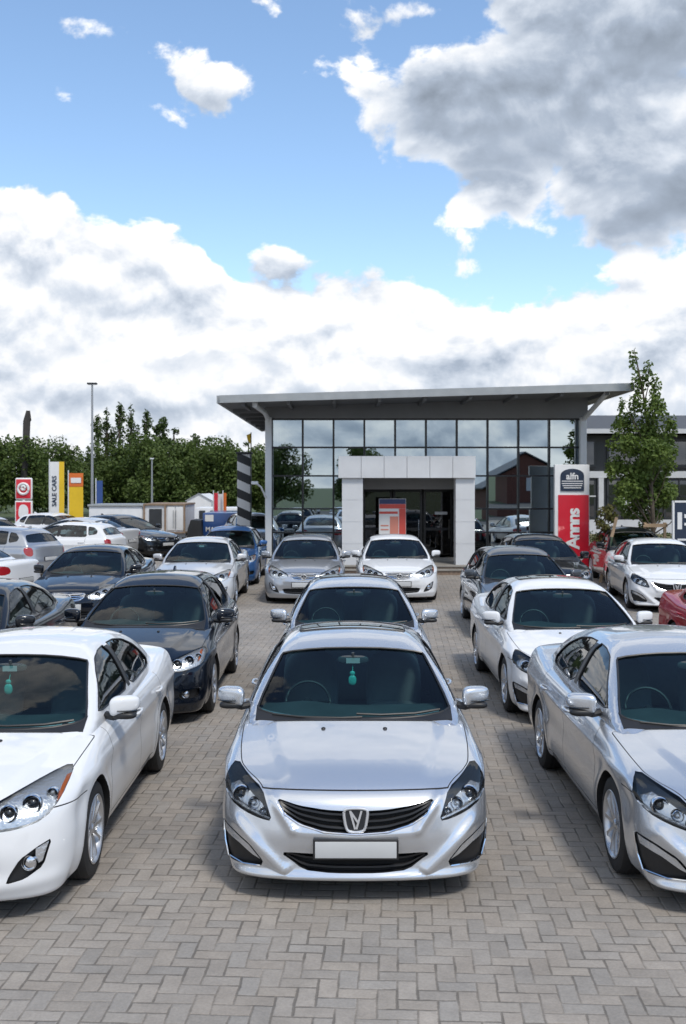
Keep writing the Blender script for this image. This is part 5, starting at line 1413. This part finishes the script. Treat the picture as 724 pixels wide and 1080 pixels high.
# kind, x, front y (or centre when turned), turn, paint, label, options
CARS = [
 ('B', 5.68, 12.0, 0, RED, 'dark red saloon cut off by the right edge', {'no': ('air_freshener', 'sticker')}),
 ('A', .08, 6.72, 0, SILVER, 'silver saloon with sunroof and teal pendant parked foremost in the centre', {}),
 ('A', .14, 11.82, 0, SILVER, 'silver saloon directly behind the foremost centre silver saloon', {'no': ('air_freshener', 'sticker')}),
 ('B', -2.55, 6.35, 0, WHITE, 'white saloon with amber indicators parked foremost on the left', {}),
 ('C', -2.38, 11.6, 0, NAVY, 'navy black hatchback parked behind the foremost white saloon', {}),
 ('A', 2.72, 6.45, 0, SILVER, 'silver saloon without sunroof cut off by the right edge in the front row', {'no': ('sunroof', 'air_freshener', 'sticker')}),
 ('A', 2.76, 11.6, 0, WHITE, 'white saloon with sunroof behind the front right silver saloon', {'no': ('air_freshener', 'sticker')}),
 ('C', 3.22, 17.6, 0, STEELB, 'dark steel blue hatchback behind the white saloon with sunroof', {}),
 ('C', 4.55, 22.8, 0, BLACK, 'black hatchback just left of the red pylon sign', {}),
 ('B', -.86, 23.4, 0, SILVER2, 'grey silver saloon parked left of the white porch column', {'sun': 1, 'no': ('air_freshener', 'sticker')}),
 ('B', 1.24, 23.6, 0, WHITE, 'white saloon parked facing out in front of the showroom entrance', {'no': ('air_freshener', 'sticker')}),
 ('B', -3.20, 22.4, 0, PEARL, 'pearl white saloon behind the navy black hatchback', {'no': ('air_freshener',)}),
 ('C', -3.10, 27.5, 0, BLUE, 'bright blue hatchback behind the pearl white saloon', {}),
 ('B', -4.95, 19.2, 0, NAVY, 'navy saloon parked behind the near black saloon on the left', {'no': ('air_freshener', 'sticker')}),
 ('B', -4.72, 11.2, 0, CHARC, 'near black saloon cut off by the left edge beside the navy hatchback', {'no': ('air_freshener', 'sticker')}),
 ('A', 7.05, 21.8, -6, WHITE, 'white saloon parked on the right in front of the hedge', {'no': ('sunroof', 'air_freshener', 'sticker')}),
 ('C', 7.75, 26.6, -4, BLACK, 'black hatchback in front of the hedge behind the right white saloon', {}),
]
TURNED = [  # kind, centre x, centre y, heading (0 faces the camera), paint, label, scale
 ('B', -8.9, 23.2, -106, WHITE, 'white saloon seen from behind at the left edge', 1.0),
 ('C', -9.9, 30.0, -114, SILVER2, 'grey silver hatchback with red tail lamp at the left', 1.0),
 ('C', -9.1, 34.5, -101, WHITE, 'white hatchback seen side on behind the navy saloon', .97),
 ('B', -9.6, 38.6, -112, PEARL, 'pearl saloon seen from behind beyond the side on white hatchback', 1.02),
 ('C', -8.0, 39.8, 52, BLACK, 'black high hatchback turned towards the camera near the white cabin', 1.02),
 ('B', -13.2, 40.0, 40, PEARL, 'pearl saloon below the red emblem sign', 1.0),
 ('C', -15.6, 36.5, 35, SILVER2, 'grey silver hatchback at the far left edge below the trees', 1.0),
 ('C', -11.4, 43.4, 62, WHITE, 'white hatchback below the yellow banner flag', 1.0),
 ('C', -3.4, 40.5, 15, SILVER2, 'grey silver hatchback behind the striped pillar', 1.05),
]
def place(kind, x, y, rz, paint, label, s=1.0, opt={}):
    root, P = PROTO[kind]
    o = copy_tree(root) if kind in used else root
    if kind not in used: used.add(kind); FIRST[kind] = (o, opt)
    set_props(o, label, 'car', G1); o.location = (x, y, 0); o.rotation_euler = (0, 0, math.radians(rz)); o.scale = (s, s, s * (1.06 if s > 1.05 else 1))
    repaint(o, paint)
    return o
FIRST = {}; todo = []
for k, x, fy, rz, p, lb, opt in CARS:
    o = place(k, x, fy + PROTO[k][1].L / 2, rz, p, lb, 1.0, opt)
    todo.append((o, opt, PROTO[k][1]))
for k, x, y, rz, p, lb, s in TURNED: todo.append((place(k, x, y, rz, p, lb, s), {'no': ('air_freshener', 'sticker')}, PROTO[k][1]))
for o, opt, P in todo:
    if opt.get('no'): drop(o, opt['no'])
    if opt.get('sun'): add_sunroof(o, P)
